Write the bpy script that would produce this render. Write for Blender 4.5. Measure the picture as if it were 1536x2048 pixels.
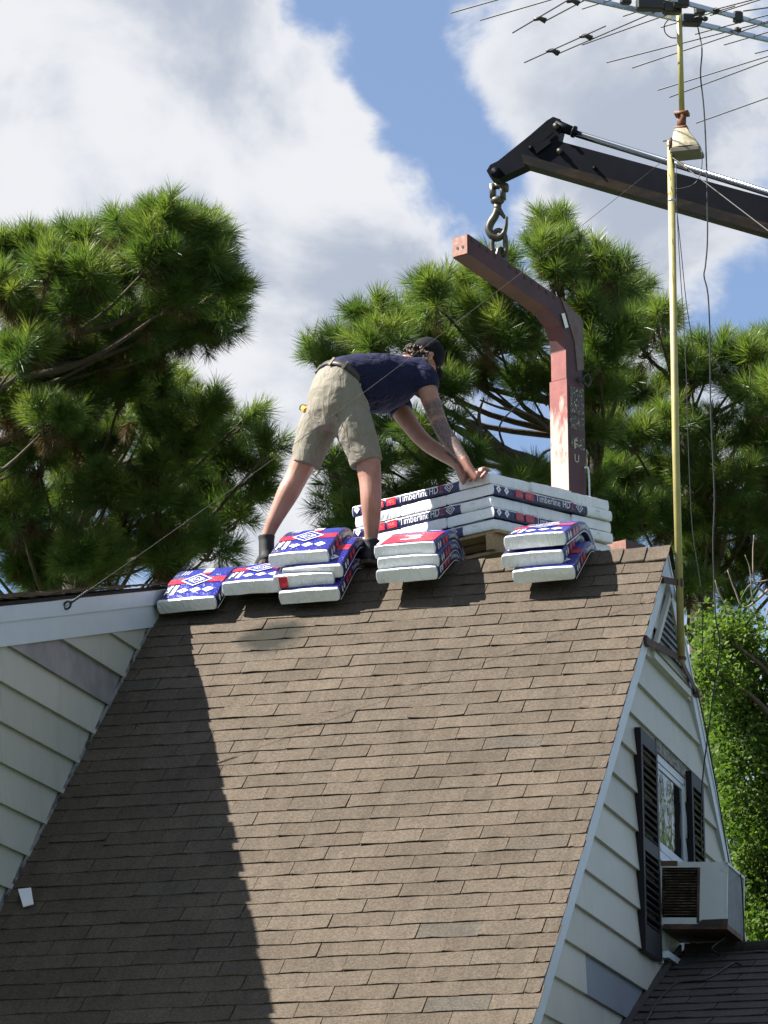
import bpy, math, random
import numpy as np
from mathutils import Vector, Matrix, Quaternion

random.seed(7)
rng = np.random.default_rng(11)
for o in list(bpy.data.objects):
    bpy.data.objects.remove(o, do_unlink=True)
scn = bpy.context.scene
COL = scn.collection
rad = math.radians

# ------------------------------------------------------------------ camera
# world origin: right-hand end of the house ridge; +X along the ridge, +Y away from the street
FPX, YAW, PITCH, ROLL = 7498.05, rad(15.1418), rad(14.797), rad(-0.3611)
CAM = np.array([3.75332, -19.93680, -5.12214])
SLOPE = rad(40.4313)
TS, CS, SS = math.tan(SLOPE), math.cos(SLOPE), math.sin(SLOPE)
GROUND = -6.72
cf = np.array([-math.sin(YAW)*math.cos(PITCH), math.cos(YAW)*math.cos(PITCH), math.sin(PITCH)])
cr0 = np.array([math.cos(YAW), math.sin(YAW), 0.0])
cu0 = np.cross(cr0, cf)
cr = cr0*math.cos(ROLL)+cu0*math.sin(ROLL)
cu = -cr0*math.sin(ROLL)+cu0*math.cos(ROLL)
cam_d = bpy.data.cameras.new('camera')
cam = bpy.data.objects.new('camera', cam_d)
COL.objects.link(cam)
cam_d.sensor_fit = 'VERTICAL'
cam_d.sensor_height = 36.0
cam_d.lens = FPX/2048*36.0
cam_d.clip_start = 0.1
cam_d.clip_end = 6000
cam.matrix_world = Matrix(((cr[0], cu[0], -cf[0], CAM[0]), (cr[1], cu[1], -cf[1], CAM[1]), (cr[2], cu[2], -cf[2], CAM[2]), (0, 0, 0, 1)))
scn.camera = cam

# ------------------------------------------------------------------ sun, sky, exposure
SUN = np.array([0.844, 0.24, -1.0]); SUN /= np.linalg.norm(SUN)
sl = bpy.data.lights.new('sun', 'SUN')
sl.energy = 5.0
sl.angle = rad(0.53)
sl.color = (1.0, 0.95, 0.87)
so = bpy.data.objects.new('sun', sl)
COL.objects.link(so)
so.rotation_euler = Vector(SUN).to_track_quat('-Z', 'Y').to_euler()
so.location = (-8, -4, 12)

scn.view_settings.view_transform = 'Standard'
scn.view_settings.look = 'None'
scn.view_settings.exposure = 1.7
scn.view_settings.gamma = 1.0
scn.view_settings.use_curve_mapping = False


def nd(nt, typ, loc=None, **kw):
    n = nt.nodes.new(typ)
    for k, v in kw.items():
        if k.startswith('i_'):
            key = k[2:]
            key = int(key) if key.isdigit() else key.replace('_', ' ')
            n.inputs[key].default_value = v
        else:
            setattr(n, k, v)
    return n


def math_n(nt, op, a, b=None, c=None, clamp=False):
    n = nt.nodes.new('ShaderNodeMath')
    n.operation = op
    n.use_clamp = clamp
    for i, v in enumerate((a, b, c)):
        if v is None:
            continue
        if isinstance(v, (int, float)):
            n.inputs[i].default_value = v
        else:
            nt.links.new(v, n.inputs[i])
    return n.outputs[0]


def mixc(nt, fac, a, b, mode='MIX'):
    n = nt.nodes.new('ShaderNodeMix')
    n.data_type = 'RGBA'
    n.blend_type = mode
    n.clamp_factor = True
    for idx, v in ((0, fac), (6, a), (7, b)):
        if isinstance(v, (int, float)):
            n.inputs[idx].default_value = v
        elif isinstance(v, (tuple, list)):
            n.inputs[idx].default_value = (v[0], v[1], v[2], 1)
        else:
            nt.links.new(v, n.inputs[idx])
    return n.outputs[2]


def mapr(nt, v, a, b, c=0.0, d=1.0, smooth=False):
    n = nt.nodes.new('ShaderNodeMapRange')
    n.interpolation_type = 'SMOOTHSTEP' if smooth else 'LINEAR'
    nt.links.new(v, n.inputs[0])
    for i, x in enumerate((a, b, c, d)):
        n.inputs[i+1].default_value = x
    return n.outputs[0]


def noise(nt, vec, scale, detail=4, rough=0.55, dist=0.0):
    n = nt.nodes.new('ShaderNodeTexNoise')
    n.inputs['Scale'].default_value = scale
    n.inputs['Detail'].default_value = detail
    n.inputs['Roughness'].default_value = rough
    n.inputs['Distortion'].default_value = dist
    if vec is not None:
        nt.links.new(vec, n.inputs['Vector'])
    return n.outputs['Fac']


def dirv(px, py):
    d = cf + cr*(px-768)/FPX - cu*(py-1024)/FPX
    return d/np.linalg.norm(d)


world = bpy.data.worlds.new('World')
scn.world = world
world.use_nodes = True
wt = world.node_tree
for n in list(wt.nodes):
    wt.nodes.remove(n)
out = nd(wt, 'ShaderNodeOutputWorld')
bg = nd(wt, 'ShaderNodeBackground')
wt.links.new(bg.outputs[0], out.inputs[0])
sky = nd(wt, 'ShaderNodeTexSky', sky_type='NISHITA', sun_disc=False)
sky.sun_elevation = math.asin(-SUN[2])
sky.sun_rotation = math.atan2(-SUN[0], -SUN[1]) % (2*math.pi)
sky.air_density = 1.0
sky.dust_density = 0.6
sky.ozone_density = 2.0
bg.inputs['Strength'].default_value = 0.067
tc = nd(wt, 'ShaderNodeTexCoord')
D = tc.outputs['Generated']


def wdot(v):
    n = nd(wt, 'ShaderNodeVectorMath', operation='DOT_PRODUCT')
    wt.links.new(D, n.inputs[0])
    n.inputs[1].default_value = tuple(v)
    return n.outputs['Value']


# flatten the cloud field a little (clouds are wider than tall)
mp = nd(wt, 'ShaderNodeMapping')
mp.inputs['Scale'].default_value = (1.0, 1.0, 1.25)
wt.links.new(D, mp.inputs['Vector'])
V = mp.outputs[0]
n_big = noise(wt, V, 6.0, 3, 0.5, 0.2)
n_med = noise(wt, V, 26.0, 7, 0.60, 0.45)
n_soft = noise(wt, V, 13.0, 6, 0.55, 0.3)
dens = math_n(wt, 'ADD', math_n(wt, 'MULTIPLY', math_n(wt, 'SUBTRACT', n_big, 0.5), 1.0), math_n(wt, 'MULTIPLY', math_n(wt, 'SUBTRACT', n_med, 0.5), 2.1))
n_puff = math_n(wt, 'ABSOLUTE', math_n(wt, 'SUBTRACT', noise(wt, V, 42.0, 5, 0.55, 0.3), 0.5))
dens = math_n(wt, 'SUBTRACT', math_n(wt, 'SUBTRACT', dens, math_n(wt, 'MULTIPLY', n_puff, 1.3)), 0.05)
# broad banks and gaps of this sky, as directions with an angular radius (degrees)
for (x, y, r, amp) in ((250, 120, 4.6, .72), (330, 420, 4.2, .6), (620, 560, 3.2, .5), (650, 850, 3.4, .5), (1250, 150, 2.8, .50),
                       (1180, 420, 2.2, .36), (1330, 430, 2.0, .36), (620, 1050, 3.2, .42),
                       (705, 30, 1.75, -.66), (610, 10, .7, -.25), (840, 205, 1.2, -.56), (950, 350, 0.9, -.42), (760, 120, .9, -.2), (1010, 330, .75, -.22),
                       (1440, 640, 1.25, -.42), (1540, 560, 1.0, -.25), (1130, 310, .7, -.18), (1000, 960, 1.6, -.3)):
    c = wdot(dirv(x, y))
    g = mapr(wt, c, math.cos(rad(r)), 1.0, 0.0, amp, True)
    dens = math_n(wt, 'ADD', dens, g)
mask = mapr(wt, dens, -0.32, 0.34, 0.0, 1.0, True)
core = mapr(wt, dens, 0.10, 0.75, 0.0, 1.0, True)
shade = math_n(wt, 'MULTIPLY', mapr(wt, n_soft, 0.40, 0.62, 0.0, 1.0, True), math_n(wt, 'ADD', math_n(wt, 'MULTIPLY', core, 0.75), 0.25))
cloud_col = mixc(wt, shade, (3.95, 4.02, 4.2), (2.15, 2.42, 2.92))
skyc = mixc(wt, 1.0, sky.outputs[0], (0.50, 0.60, 0.72), 'MULTIPLY')
# a thin veil over the blue
skyv = mixc(wt, 0.20, skyc, (3.2, 3.5, 4.0))
final = mixc(wt, mask, skyv, cloud_col)
wt.links.new(final, bg.inputs['Color'])
world.cycles.sampling_method = 'NONE'

# ------------------------------------------------------------------ photo geometry helpers (rays of the survey camera)


def ray(px, py):
    return cf + cr*(px-768)/FPX - cu*(py-1024)/FPX


def on_plane(px, py, n, off):
    n = np.asarray(n, float)
    d = ray(px, py)
    return CAM + d*((off - CAM@n)/(d@n))


def atY(px, py, y): return on_plane(px, py, (0, 1, 0), y)
def atX(px, py, x): return on_plane(px, py, (1, 0, 0), x)
def atZ(px, py, z): return on_plane(px, py, (0, 0, 1), z)
def onroof(px, py, h=0.0): return on_plane(px, py, (0, -SS, CS), h)
def atD(px, py, dist): return CAM + ray(px, py)*dist


# ------------------------------------------------------------------ mesh helpers
class MB:
    def __init__(self):
        self.v = []
        self.f = []
        self.m = []

    def face(self, pts, mi=0):
        b = len(self.v)
        self.v += [tuple(map(float, p)) for p in pts]
        self.f.append(tuple(range(b, b+len(pts))))
        self.m.append(mi)

    def grid(self, rows, mi=0, closed=False):
        b = len(self.v)
        nr, nc = len(rows), len(rows[0])
        for r in rows:
            self.v += [tuple(map(float, p)) for p in r]
        for i in range(nr-1):
            for j in range(nc if closed else nc-1):
                k = (j+1) % nc
                self.f.append((b+i*nc+j, b+i*nc+k, b+(i+1)*nc+k, b+(i+1)*nc+j))
                self.m.append(mi)
        return b

    def hexa(self, p, mi=0):
        # p: 8 points, bottom ring then top ring
        b = len(self.v)
        self.v += [tuple(map(float, q)) for q in p]
        for q in ((3, 2, 1, 0), (4, 5, 6, 7), (0, 1, 5, 4), (1, 2, 6, 5), (2, 3, 7, 6), (3, 0, 4, 7)):
            self.f.append(tuple(b+i for i in q))
            self.m.append(mi)

    def box(self, c, ax, ay, az, mi=0):
        """box centred at c with half axes ax, ay, az (vectors)"""
        c, ax, ay, az = map(lambda t: np.asarray(t, float), (c, ax, ay, az))
        self.hexa([c-ax-ay-az, c+ax-ay-az, c+ax+ay-az, c-ax+ay-az, c-ax-ay+az, c+ax-ay+az, c+ax+ay+az, c-ax+ay+az], mi)

    def abox(self, x0, x1, y0, y1, z0, z1, mi=0):
        self.hexa([(x0, y0, z0), (x1, y0, z0), (x1, y1, z0), (x0, y1, z0), (x0, y0, z1), (x1, y0, z1), (x1, y1, z1), (x0, y1, z1)], mi)

    def prism(self, poly, ext, mi=0):
        ext = np.asarray(ext, float)
        n = len(poly)
        b = len(self.v)
        self.v += [tuple(map(float, p)) for p in poly] + [tuple(map(float, np.asarray(p, float)+ext)) for p in poly]
        self.f.append(tuple(range(b+n-1, b-1, -1)))
        self.f.append(tuple(range(b+n, b+2*n)))
        self.m += [mi, mi]
        for i in range(n):
            j = (i+1) % n
            self.f.append((b+i, b+j, b+n+j, b+n+i))
            self.m.append(mi)

    def tube(self, path, r, n=8, mi=0, cap=True, sec=None):
        path = [np.asarray(p, float) for p in path]
        if not hasattr(r, '__len__'):
            r = [r]*len(path)
        t0 = path[1]-path[0]
        ref = np.array([0, 0, 1.0]) if abs(t0[2]) < .9*np.linalg.norm(t0) else np.array([1.0, 0, 0])
        rows = []
        u = None
        for i, p in enumerate(path):
            a = path[max(i-1, 0)]
            c = path[min(i+1, len(path)-1)]
            t = c-a
            t /= (np.linalg.norm(t)+1e-12)
            if u is None:
                u = np.cross(t, ref)
            else:
                u = u - t*(u@t)
            u /= (np.linalg.norm(u)+1e-12)
            w = np.cross(t, u)
            ri = r[i]
            ra, rb = ri if hasattr(ri, '__len__') else (ri, ri)
            rows.append([p+u*ra*math.cos(2*math.pi*k/n)+w*rb*math.sin(2*math.pi*k/n) for k in range(n)])
        b = self.grid(rows, mi, True)
        if cap:
            self.f.append(tuple(range(b+n-1, b-1, -1)))
            e = b+(len(path)-1)*n
            self.f.append(tuple(range(e, e+n)))
            self.m += [mi, mi]

    def loft(self, rings, mi=0, cap=True):
        b = self.grid(rings, mi, True)
        n = len(rings[0])
        if cap:
            self.f.append(tuple(range(b+n-1, b-1, -1)))
            e = b+(len(rings)-1)*n
            self.f.append(tuple(range(e, e+n)))
            self.m += [mi, mi]

    def sphere(self, c, r, n=10, mi=0, axes=None):
        c = np.asarray(c, float)
        if not hasattr(r, '__len__'):
            r = (r, r, r)
        A = np.eye(3) if axes is None else np.asarray(axes, float)
        rows = []
        for i in range(n//2+2):
            th = math.pi*min(max(i/(n//2+1), .02), .98)
            rows.append([c + A.T@np.array([r[0]*math.sin(th)*math.cos(2*math.pi*k/n), r[1]*math.sin(th)*math.sin(2*math.pi*k/n), r[2]*math.cos(th)]) for k in range(n)])
        rows = rows[::-1]
        self.loft(rows, mi)

    def bevel_box(self, c, ax, ay, az, bev, mi=0):
        c, ax, ay, az = map(lambda t: np.asarray(t, float), (c, ax, ay, az))
        la, lb = np.linalg.norm(ax), np.linalg.norm(ay)
        ua, ub = ax/la, ay/lb
        lz = np.linalg.norm(az)
        uz = az/lz

        def ring(z, ins):
            A, B = la-ins, lb-ins
            k = bev
            return [c+ua*x+ub*y+uz*z for x, y in ((-A+k, -B), (A-k, -B), (A, -B+k), (A, B-k), (A-k, B), (-A+k, B), (-A, B-k), (-A, -B+k))]
        self.loft([ring(-lz, bev), ring(-lz+bev, 0), ring(lz-bev, 0), ring(lz, bev)], mi)

    def build(self, name, mats, parent=None, smooth=False, flip=False):
        if not isinstance(mats, (list, tuple)):
            mats = [mats]
        org = np.array(ROOT.get(parent.name, (0, 0, 0))) if parent is not None else np.zeros(3)
        me = bpy.data.meshes.new(name)
        me.from_pydata([tuple(np.asarray(p)-org) for p in self.v], [], self.f)
        for m in mats:
            me.materials.append(m)
        if len(mats) > 1:
            me.polygons.foreach_set('material_index', self.m)
        if smooth:
            me.polygons.foreach_set('use_smooth', [True]*len(self.f))
        me.update()
        return link(name, me, parent)


ROOT = {}


def link(name, me, parent=None):
    o = bpy.data.objects.new(name, me)
    COL.objects.link(o)
    if parent is not None:
        o.parent = parent
        ROOT[o.name] = ROOT.get(parent.name, (0, 0, 0))
    return o


def np_mesh(name, verts, faces_flat, loop_tot, mats, parent=None, attr=None, smooth=False, mat_idx=None):
    """fast mesh from numpy arrays (faces all with given loop totals)"""
    org = np.array(ROOT.get(parent.name, (0, 0, 0))) if parent is not None else np.zeros(3)
    me = bpy.data.meshes.new(name)
    verts = (np.asarray(verts, float)-org).astype(np.float32)
    me.vertices.add(len(verts))
    me.vertices.foreach_set('co', verts.ravel())
    me.loops.add(len(faces_flat))
    me.loops.foreach_set('vertex_index', np.asarray(faces_flat, np.int32))
    lt = np.asarray(loop_tot, np.int32)
    me.polygons.add(len(lt))
    me.polygons.foreach_set('loop_start', np.concatenate(([0], np.cumsum(lt)[:-1])).astype(np.int32))
    me.polygons.foreach_set('loop_total', lt)
    for m in (mats if isinstance(mats, (list, tuple)) else [mats]):
        me.materials.append(m)
    if mat_idx is not None:
        me.polygons.foreach_set('material_index', np.asarray(mat_idx, np.int32))
    if smooth:
        me.polygons.foreach_set('use_smooth', np.ones(len(lt), bool))
    if attr is not None:
        a = me.attributes.new('var', 'FLOAT', 'POINT')
        a.data.foreach_set('value', np.asarray(attr, np.float32))
    me.update(calc_edges=True)
    me.validate()
    return link(name, me, parent)


def tag(o, label, cat, group=None, kind=None):
    if label:
        o['label'] = label
    if cat:
        o['category'] = cat
    if group:
        o['group'] = group
    if kind:
        o['kind'] = kind
    return o


def thing(name, loc, label, cat, group=None):
    o = bpy.data.objects.new(name, None)
    COL.objects.link(o)
    o.empty_display_size = 0.1
    o.location = tuple(loc)
    ROOT[o.name] = tuple(loc)
    return tag(o, label, cat, group)


def smoothpath(pts, n=6):
    """Catmull-Rom through pts"""
    P = [np.asarray(p, float) for p in pts]
    P = [2*P[0]-P[1]]+P+[2*P[-1]-P[-2]]
    o = []
    for i in range(1, len(P)-2):
        for k in range(n):
            t = k/n
            a, b, c, d = P[i-1], P[i], P[i+1], P[i+2]
            o.append(.5*((2*b)+(-a+c)*t+(2*a-5*b+4*c-d)*t*t+(-a+3*b-3*c+d)*t**3))
    o.append(P[-2])
    return o


# ------------------------------------------------------------------ materials
def mat(name, col, rough=.6, metal=0.0, var=0.0, vscale=8.0, bump=0.0, bscale=60.0, spec=.5, coat=0.0, dark=None, dscale=3.0, damt=(.5, .7), objrand=0.0, stretch=None, bdist=.003):
    m = bpy.data.materials.new(name)
    m.use_nodes = True
    nt = m.node_tree
    bs = nt.nodes['Principled BSDF']
    bs.inputs['Roughness'].default_value = rough
    bs.inputs['Metallic'].default_value = metal
    bs.inputs['Specular IOR Level'].default_value = spec
    bs.inputs['Coat Weight'].default_value = coat
    bs.inputs['Coat Roughness'].default_value = .12
    tcn = nd(nt, 'ShaderNodeNewGeometry')
    vec = tcn.outputs['Position']
    if stretch:
        mpn = nd(nt, 'ShaderNodeMapping')
        mpn.inputs['Scale'].default_value = stretch
        nt.links.new(vec, mpn.inputs['Vector'])
        vec = mpn.outputs[0]
    c = None
    if var > 0:
        nz = noise(nt, vec, vscale, 5, .6)
        f = mapr(nt, nz, .3, .7, 1-var, 1+var)
        mulc = nd(nt, 'ShaderNodeCombineColor')
        for i in range(3):
            nt.links.new(f, mulc.inputs[i])
        c = mixc(nt, 1.0, (*col,), mulc.outputs[0], 'MULTIPLY')
    if dark is not None:
        nz = noise(nt, vec, dscale, 6, .65, .3)
        f = mapr(nt, nz, damt[0], damt[1], 0, 1, True)
        c = mixc(nt, f, c if c is not None else (*col,), dark)
    if objrand > 0:
        oi = nd(nt, 'ShaderNodeObjectInfo')
        f = mapr(nt, oi.outputs['Random'], 0, 1, 1-objrand, 1+objrand)
        mulc = nd(nt, 'ShaderNodeCombineColor')
        for i in range(3):
            nt.links.new(f, mulc.inputs[i])
        c = mixc(nt, 1.0, c if c is not None else (*col,), mulc.outputs[0], 'MULTIPLY')
    if c is not None:
        nt.links.new(c, bs.inputs['Base Color'])
    else:
        bs.inputs['Base Color'].default_value = (*col, 1)
    if bump > 0:
        nz = noise(nt, vec, bscale, 6, .6)
        bn = nd(nt, 'ShaderNodeBump')
        bn.inputs['Strength'].default_value = bump
        bn.inputs['Distance'].default_value = bdist
        nt.links.new(nz, bn.inputs['Height'])
        nt.links.new(bn.outputs[0], bs.inputs['Normal'])
    return m


def siding_mat(name, col, grime):
    m = mat(name, col, .45, var=.05, vscale=2.5, dark=tuple(x*.62 for x in grime), dscale=1.3, damt=(.55, .95), bump=.12, bscale=5, bdist=.01)
    nt = m.node_tree
    bs = nt.nodes['Principled BSDF']
    old = bs.inputs['Base Color'].links[0].from_socket
    geo = nd(nt, 'ShaderNodeNewGeometry')
    mp2 = nd(nt, 'ShaderNodeMapping')
    mp2.inputs['Scale'].default_value = (20, 20, 1.2)
    nt.links.new(geo.outputs['Position'], mp2.inputs['Vector'])
    st = noise(nt, mp2.outputs[0], 1.0, 5, .65)
    c = mixc(nt, mapr(nt, st, .52, .80, 0, .55, True), old, grime)
    oi = nd(nt, 'ShaderNodeObjectInfo')
    f = mapr(nt, oi.outputs['Random'], 0, 1, .88, 1.08)
    cc = nd(nt, 'ShaderNodeCombineColor')
    for i in range(3):
        nt.links.new(f, cc.inputs[i])
    c = mixc(nt, 1.0, c, cc.outputs[0], 'MULTIPLY')
    nt.links.new(c, bs.inputs['Base Color'])
    return m


def shingle_mat(name, c1, c2, c3, stain=None):
    """weathered asphalt granules; a colour of its own for each tab"""
    m = bpy.data.materials.new(name)
    m.use_nodes = True
    nt = m.node_tree
    bs = nt.nodes['Principled BSDF']
    bs.inputs['Roughness'].default_value = .93
    bs.inputs['Specular IOR Level'].default_value = .25
    geo = nd(nt, 'ShaderNodeNewGeometry')
    pos = geo.outputs['Position']
    oi = nd(nt, 'ShaderNodeObjectInfo')
    rnd = math_n(nt, 'FRACT', math_n(nt, 'ADD', oi.outputs['Random'], geo.outputs['Random Per Island']))
    cr_ = nd(nt, 'ShaderNodeValToRGB')
    el = cr_.color_ramp.elements
    el[0].position = 0.0
    el[0].color = (*c1, 1)
    el[1].position = 1.0
    el[1].color = (*c2, 1)
    e = el.new(.5)
    e.color = (*[(a+b)/2 for a, b in zip(c1, c2)], 1)
    e = el.new(.955)
    e.color = (*c2, 1)
    e = el.new(.97)
    e.color = (*c3, 1)
    nt.links.new(rnd, cr_.inputs[0])
    g1 = noise(nt, pos, 420, 3, .7)
    g2 = noise(nt, pos, 110, 4, .6)
    lo = noise(nt, pos, 1.6, 5, .6)
    g3 = noise(nt, pos, 75, 3, .65, .6)
    mp2 = nd(nt, 'ShaderNodeMapping')
    mp2.inputs['Scale'].default_value = (16, 2.2, 2.2)
    nt.links.new(pos, mp2.inputs['Vector'])
    strk = noise(nt, mp2.outputs[0], 1.0, 5, .6)
    f = math_n(nt, 'MULTIPLY', mapr(nt, g1, .25, .75, .60, 1.40), mapr(nt, g2, .3, .7, .80, 1.20))
    f = math_n(nt, 'MULTIPLY', f, mapr(nt, g3, .36, .64, .72, 1.26))
    f = math_n(nt, 'MULTIPLY', f, mapr(nt, lo, .3, .7, .84, 1.14))
    f = math_n(nt, 'MULTIPLY', f, mapr(nt, strk, .3, .7, .86, 1.12))
    mc = nd(nt, 'ShaderNodeCombineColor')
    for i in range(3):
        nt.links.new(f, mc.inputs[i])
    c = mixc(nt, 1.0, cr_.outputs[0], mc.outputs[0], 'MULTIPLY')
    # pale bare spots where granules are lost
    bare = noise(nt, pos, 60, 5, .7)
    c = mixc(nt, mapr(nt, bare, .70, .76, 0, .6), c, (.22, .20, .18))
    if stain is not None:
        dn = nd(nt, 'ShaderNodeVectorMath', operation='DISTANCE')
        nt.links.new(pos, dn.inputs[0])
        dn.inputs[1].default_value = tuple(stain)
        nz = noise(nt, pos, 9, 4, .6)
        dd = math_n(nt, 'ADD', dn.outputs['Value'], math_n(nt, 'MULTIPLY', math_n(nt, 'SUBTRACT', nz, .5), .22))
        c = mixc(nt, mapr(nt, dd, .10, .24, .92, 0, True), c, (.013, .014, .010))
    nt.links.new(c, bs.inputs['Base Color'])
    bn = nd(nt, 'ShaderNodeBump')
    bn.inputs['Strength'].default_value = .65
    bn.inputs['Distance'].default_value = .0035
    nt.links.new(math_n(nt, 'ADD', g3, math_n(nt, 'MULTIPLY', g2, 1.0)), bn.inputs['Height'])
    nt.links.new(bn.outputs[0], bs.inputs['Normal'])
    return m


def plastic_mat(name, col, rough=.28, wr=.6, scale=22.0, dirt=.15):
    """shrink-wrap film with stretched wrinkles"""
    m = bpy.data.materials.new(name)
    m.use_nodes = True
    nt = m.node_tree
    bs = nt.nodes['Principled BSDF']
    bs.inputs['Roughness'].default_value = rough
    bs.inputs['Specular IOR Level'].default_value = .55
    geo = nd(nt, 'ShaderNodeNewGeometry')
    pos = geo.outputs['Position']
    mpn = nd(nt, 'ShaderNodeMapping')
    mpn.inputs['Scale'].default_value = (1.5, 1.2, .40)
    mpn.inputs['Rotation'].default_value = (.1, .35, .2)
    nt.links.new(pos, mpn.inputs['Vector'])
    w1 = noise(nt, mpn.outputs[0], scale, 5, .55, 1.2)
    w2 = noise(nt, mpn.outputs[0], scale*3.1, 3, .5, .8)
    h = math_n(nt, 'ADD', math_n(nt, 'ABSOLUTE', math_n(nt, 'SUBTRACT', w1, .5)), math_n(nt, 'MULTIPLY', w2, .25))
    bn = nd(nt, 'ShaderNodeBump')
    bn.inputs['Strength'].default_value = wr
    bn.inputs['Distance'].default_value = .03
    nt.links.new(h, bn.inputs['Height'])
    nt.links.new(bn.outputs[0], bs.inputs['Normal'])
    d = noise(nt, pos, 14, 5, .65)
    c = mixc(nt, mapr(nt, d, .5, .75, 0, dirt), (*col,), tuple(x*.45+.03 for x in col))
    nt.links.new(c, bs.inputs['Base Color'])
    return m


def foliage_mat(name, c1, c2, c3, trans=.35, rough=.45, spec=.35):
    m = bpy.data.materials.new(name)
    m.use_nodes = True
    nt = m.node_tree
    for n in list(nt.nodes):
        nt.nodes.remove(n)
    o = nd(nt, 'ShaderNodeOutputMaterial')
    bs = nd(nt, 'ShaderNodeBsdfPrincipled')
    bs.inputs['Roughness'].default_value = rough
    bs.inputs['Specular IOR Level'].default_value = spec
    tr = nd(nt, 'ShaderNodeBsdfTranslucent')
    at = nd(nt, 'ShaderNodeAttribute', attribute_name='var')
    geo = nd(nt, 'ShaderNodeNewGeometry')
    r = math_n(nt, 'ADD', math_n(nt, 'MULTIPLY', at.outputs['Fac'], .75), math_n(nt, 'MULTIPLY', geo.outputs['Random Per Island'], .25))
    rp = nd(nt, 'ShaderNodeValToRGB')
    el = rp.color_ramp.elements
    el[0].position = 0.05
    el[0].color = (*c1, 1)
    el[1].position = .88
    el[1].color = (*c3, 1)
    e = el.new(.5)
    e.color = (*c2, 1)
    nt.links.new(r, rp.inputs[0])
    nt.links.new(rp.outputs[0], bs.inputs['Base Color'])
    tcol = mixc(nt, 1.0, rp.outputs[0], (1.25, 1.45, .55), 'MULTIPLY')
    nt.links.new(tcol, tr.inputs[0])
    mx = nd(nt, 'ShaderNodeMixShader')
    mx.inputs[0].default_value = trans
    nt.links.new(bs.outputs[0], mx.inputs[1])
    nt.links.new(tr.outputs[0], mx.inputs[2])
    nt.links.new(mx.outputs[0], o.inputs[0])
    return m


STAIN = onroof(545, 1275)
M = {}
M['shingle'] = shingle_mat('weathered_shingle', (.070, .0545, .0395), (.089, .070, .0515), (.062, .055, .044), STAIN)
M['shingle_dark'] = shingle_mat('dark_shingle', (.050, .044, .042), (.070, .061, .058), (.06, .06, .058))
M['deck'] = mat('roof_felt', (.040, .034, .030), .9, var=.3)
M['siding'] = siding_mat('aluminium_siding', (.40, .405, .365), (.26, .255, .215))
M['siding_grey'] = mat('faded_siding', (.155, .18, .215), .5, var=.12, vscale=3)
M['siding_brown'] = mat('stained_siding', (.22, .215, .225), .5, var=.25, vscale=6)
M['trim'] = mat('white_trim', (.50, .56, .64), .42, var=.05, vscale=4, dark=(.34, .33, .31), dscale=1.7, damt=(.6, .95))
M['trim_gap'] = mat('trim_shadow_gap', (.04, .04, .04), .8)
M['shutter'] = mat('black_shutter', (.008, .0075, .011), .5, var=.2, spec=.2)
M['dark_in'] = mat('dark_room', (.02, .02, .02), .9)
M['vent'] = mat('vent_screen', (.045, .050, .060), .6, var=.3, vscale=20)
M['vent_slat'] = mat('vent_slat', (.14, .15, .17), .5, var=.2, vscale=20)
M['rust'] = mat('rusty_steel', (.055, .030, .022), .75, var=.4, vscale=30, dark=(.22, .07, .025), dscale=18, damt=(.56, .66), bump=.3, bscale=80)
M['mast'] = mat('yellowed_pole', (.35, .30, .115), .45, metal=.25, var=.15, vscale=14, dark=(.20, .13, .06), dscale=7, damt=(.62, .8), spec=.5)
M['rotor'] = mat('rotor_housing', (.36, .31, .21), .5, var=.25, vscale=18, dark=(.28, .24, .14), dscale=12, damt=(.5, .75))
M['rotor_dark'] = mat('rotor_base', (.10, .09, .07), .5, var=.3)
M['alu'] = mat('antenna_tube', (.42, .46, .54), .35, metal=.7, var=.1)
M['rod'] = mat('antenna_rod', (.030, .030, .032), .45, metal=.3)
M['blackplastic'] = mat('black_plastic', (.016, .016, .017), .45, var=.3)
M['wire'] = mat('guy_wire', (.030, .028, .026), .6)
M['cable'] = mat('black_cable', (.012, .012, .013), .5)
M['crane'] = mat('crane_black_paint', (.006, .007, .011), .5, var=.3, vscale=5, dark=(.022, .016, .012), dscale=7, damt=(.70, .85), spec=.06)
M['crane_under'] = mat('crane_worn_flange', (.026, .018, .012), .55, var=.4, vscale=9, dark=(.012, .011, .012), dscale=5, damt=(.42, .6), stretch=(1, 3, 3), spec=.08)
M['chrome'] = mat('cylinder_rod', (.30, .33, .38), .16, metal=.9)
M['steel'] = mat('grimy_steel', (.085, .078, .062), .5, metal=.6, var=.35, vscale=30, dark=(.05, .045, .035), dscale=25, damt=(.5, .65))
M['redsteel'] = mat('red_lifter_paint', (.052, .011, .013), .5, var=.35, vscale=7, dark=(.16, .095, .075), dscale=14, damt=(.66, .76), bump=.2, bscale=50)
M['redworn_lit'] = mat('worn_lit_red_paint', (.24, .066, .058), .55, var=.25, vscale=9, dark=(.42, .28, .235), dscale=9, damt=(.55, .80), bump=.25, bscale=60)  # worn paint, made paler still by sunlight put into the colour
M['redbare'] = mat('scraped_red_paint', (.42, .30, .25), .6, var=.2, vscale=12, dark=(.26, .10, .08), dscale=14, damt=(.48, .75), bump=.25, bscale=70)
M['post_face'] = mat('worn_lit_post_face', (.24, .066, .058), .55, var=.25, vscale=9, dark=(.42, .28, .235), dscale=9, damt=(.55, .80), bump=.25, bscale=60)  # wear plus the sun on the post's front, both in the colour
_nt = M['post_face'].node_tree
_bs = _nt.nodes['Principled BSDF']
_old = _bs.inputs['Base Color'].links[0].from_socket
_geo = nd(_nt, 'ShaderNodeNewGeometry')
_sx = nd(_nt, 'ShaderNodeSeparateXYZ')
_nt.links.new(_geo.outputs['Position'], _sx.inputs[0])
_mp = nd(_nt, 'ShaderNodeMapping')
_mp.inputs['Scale'].default_value = (1, 1, .35)
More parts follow.
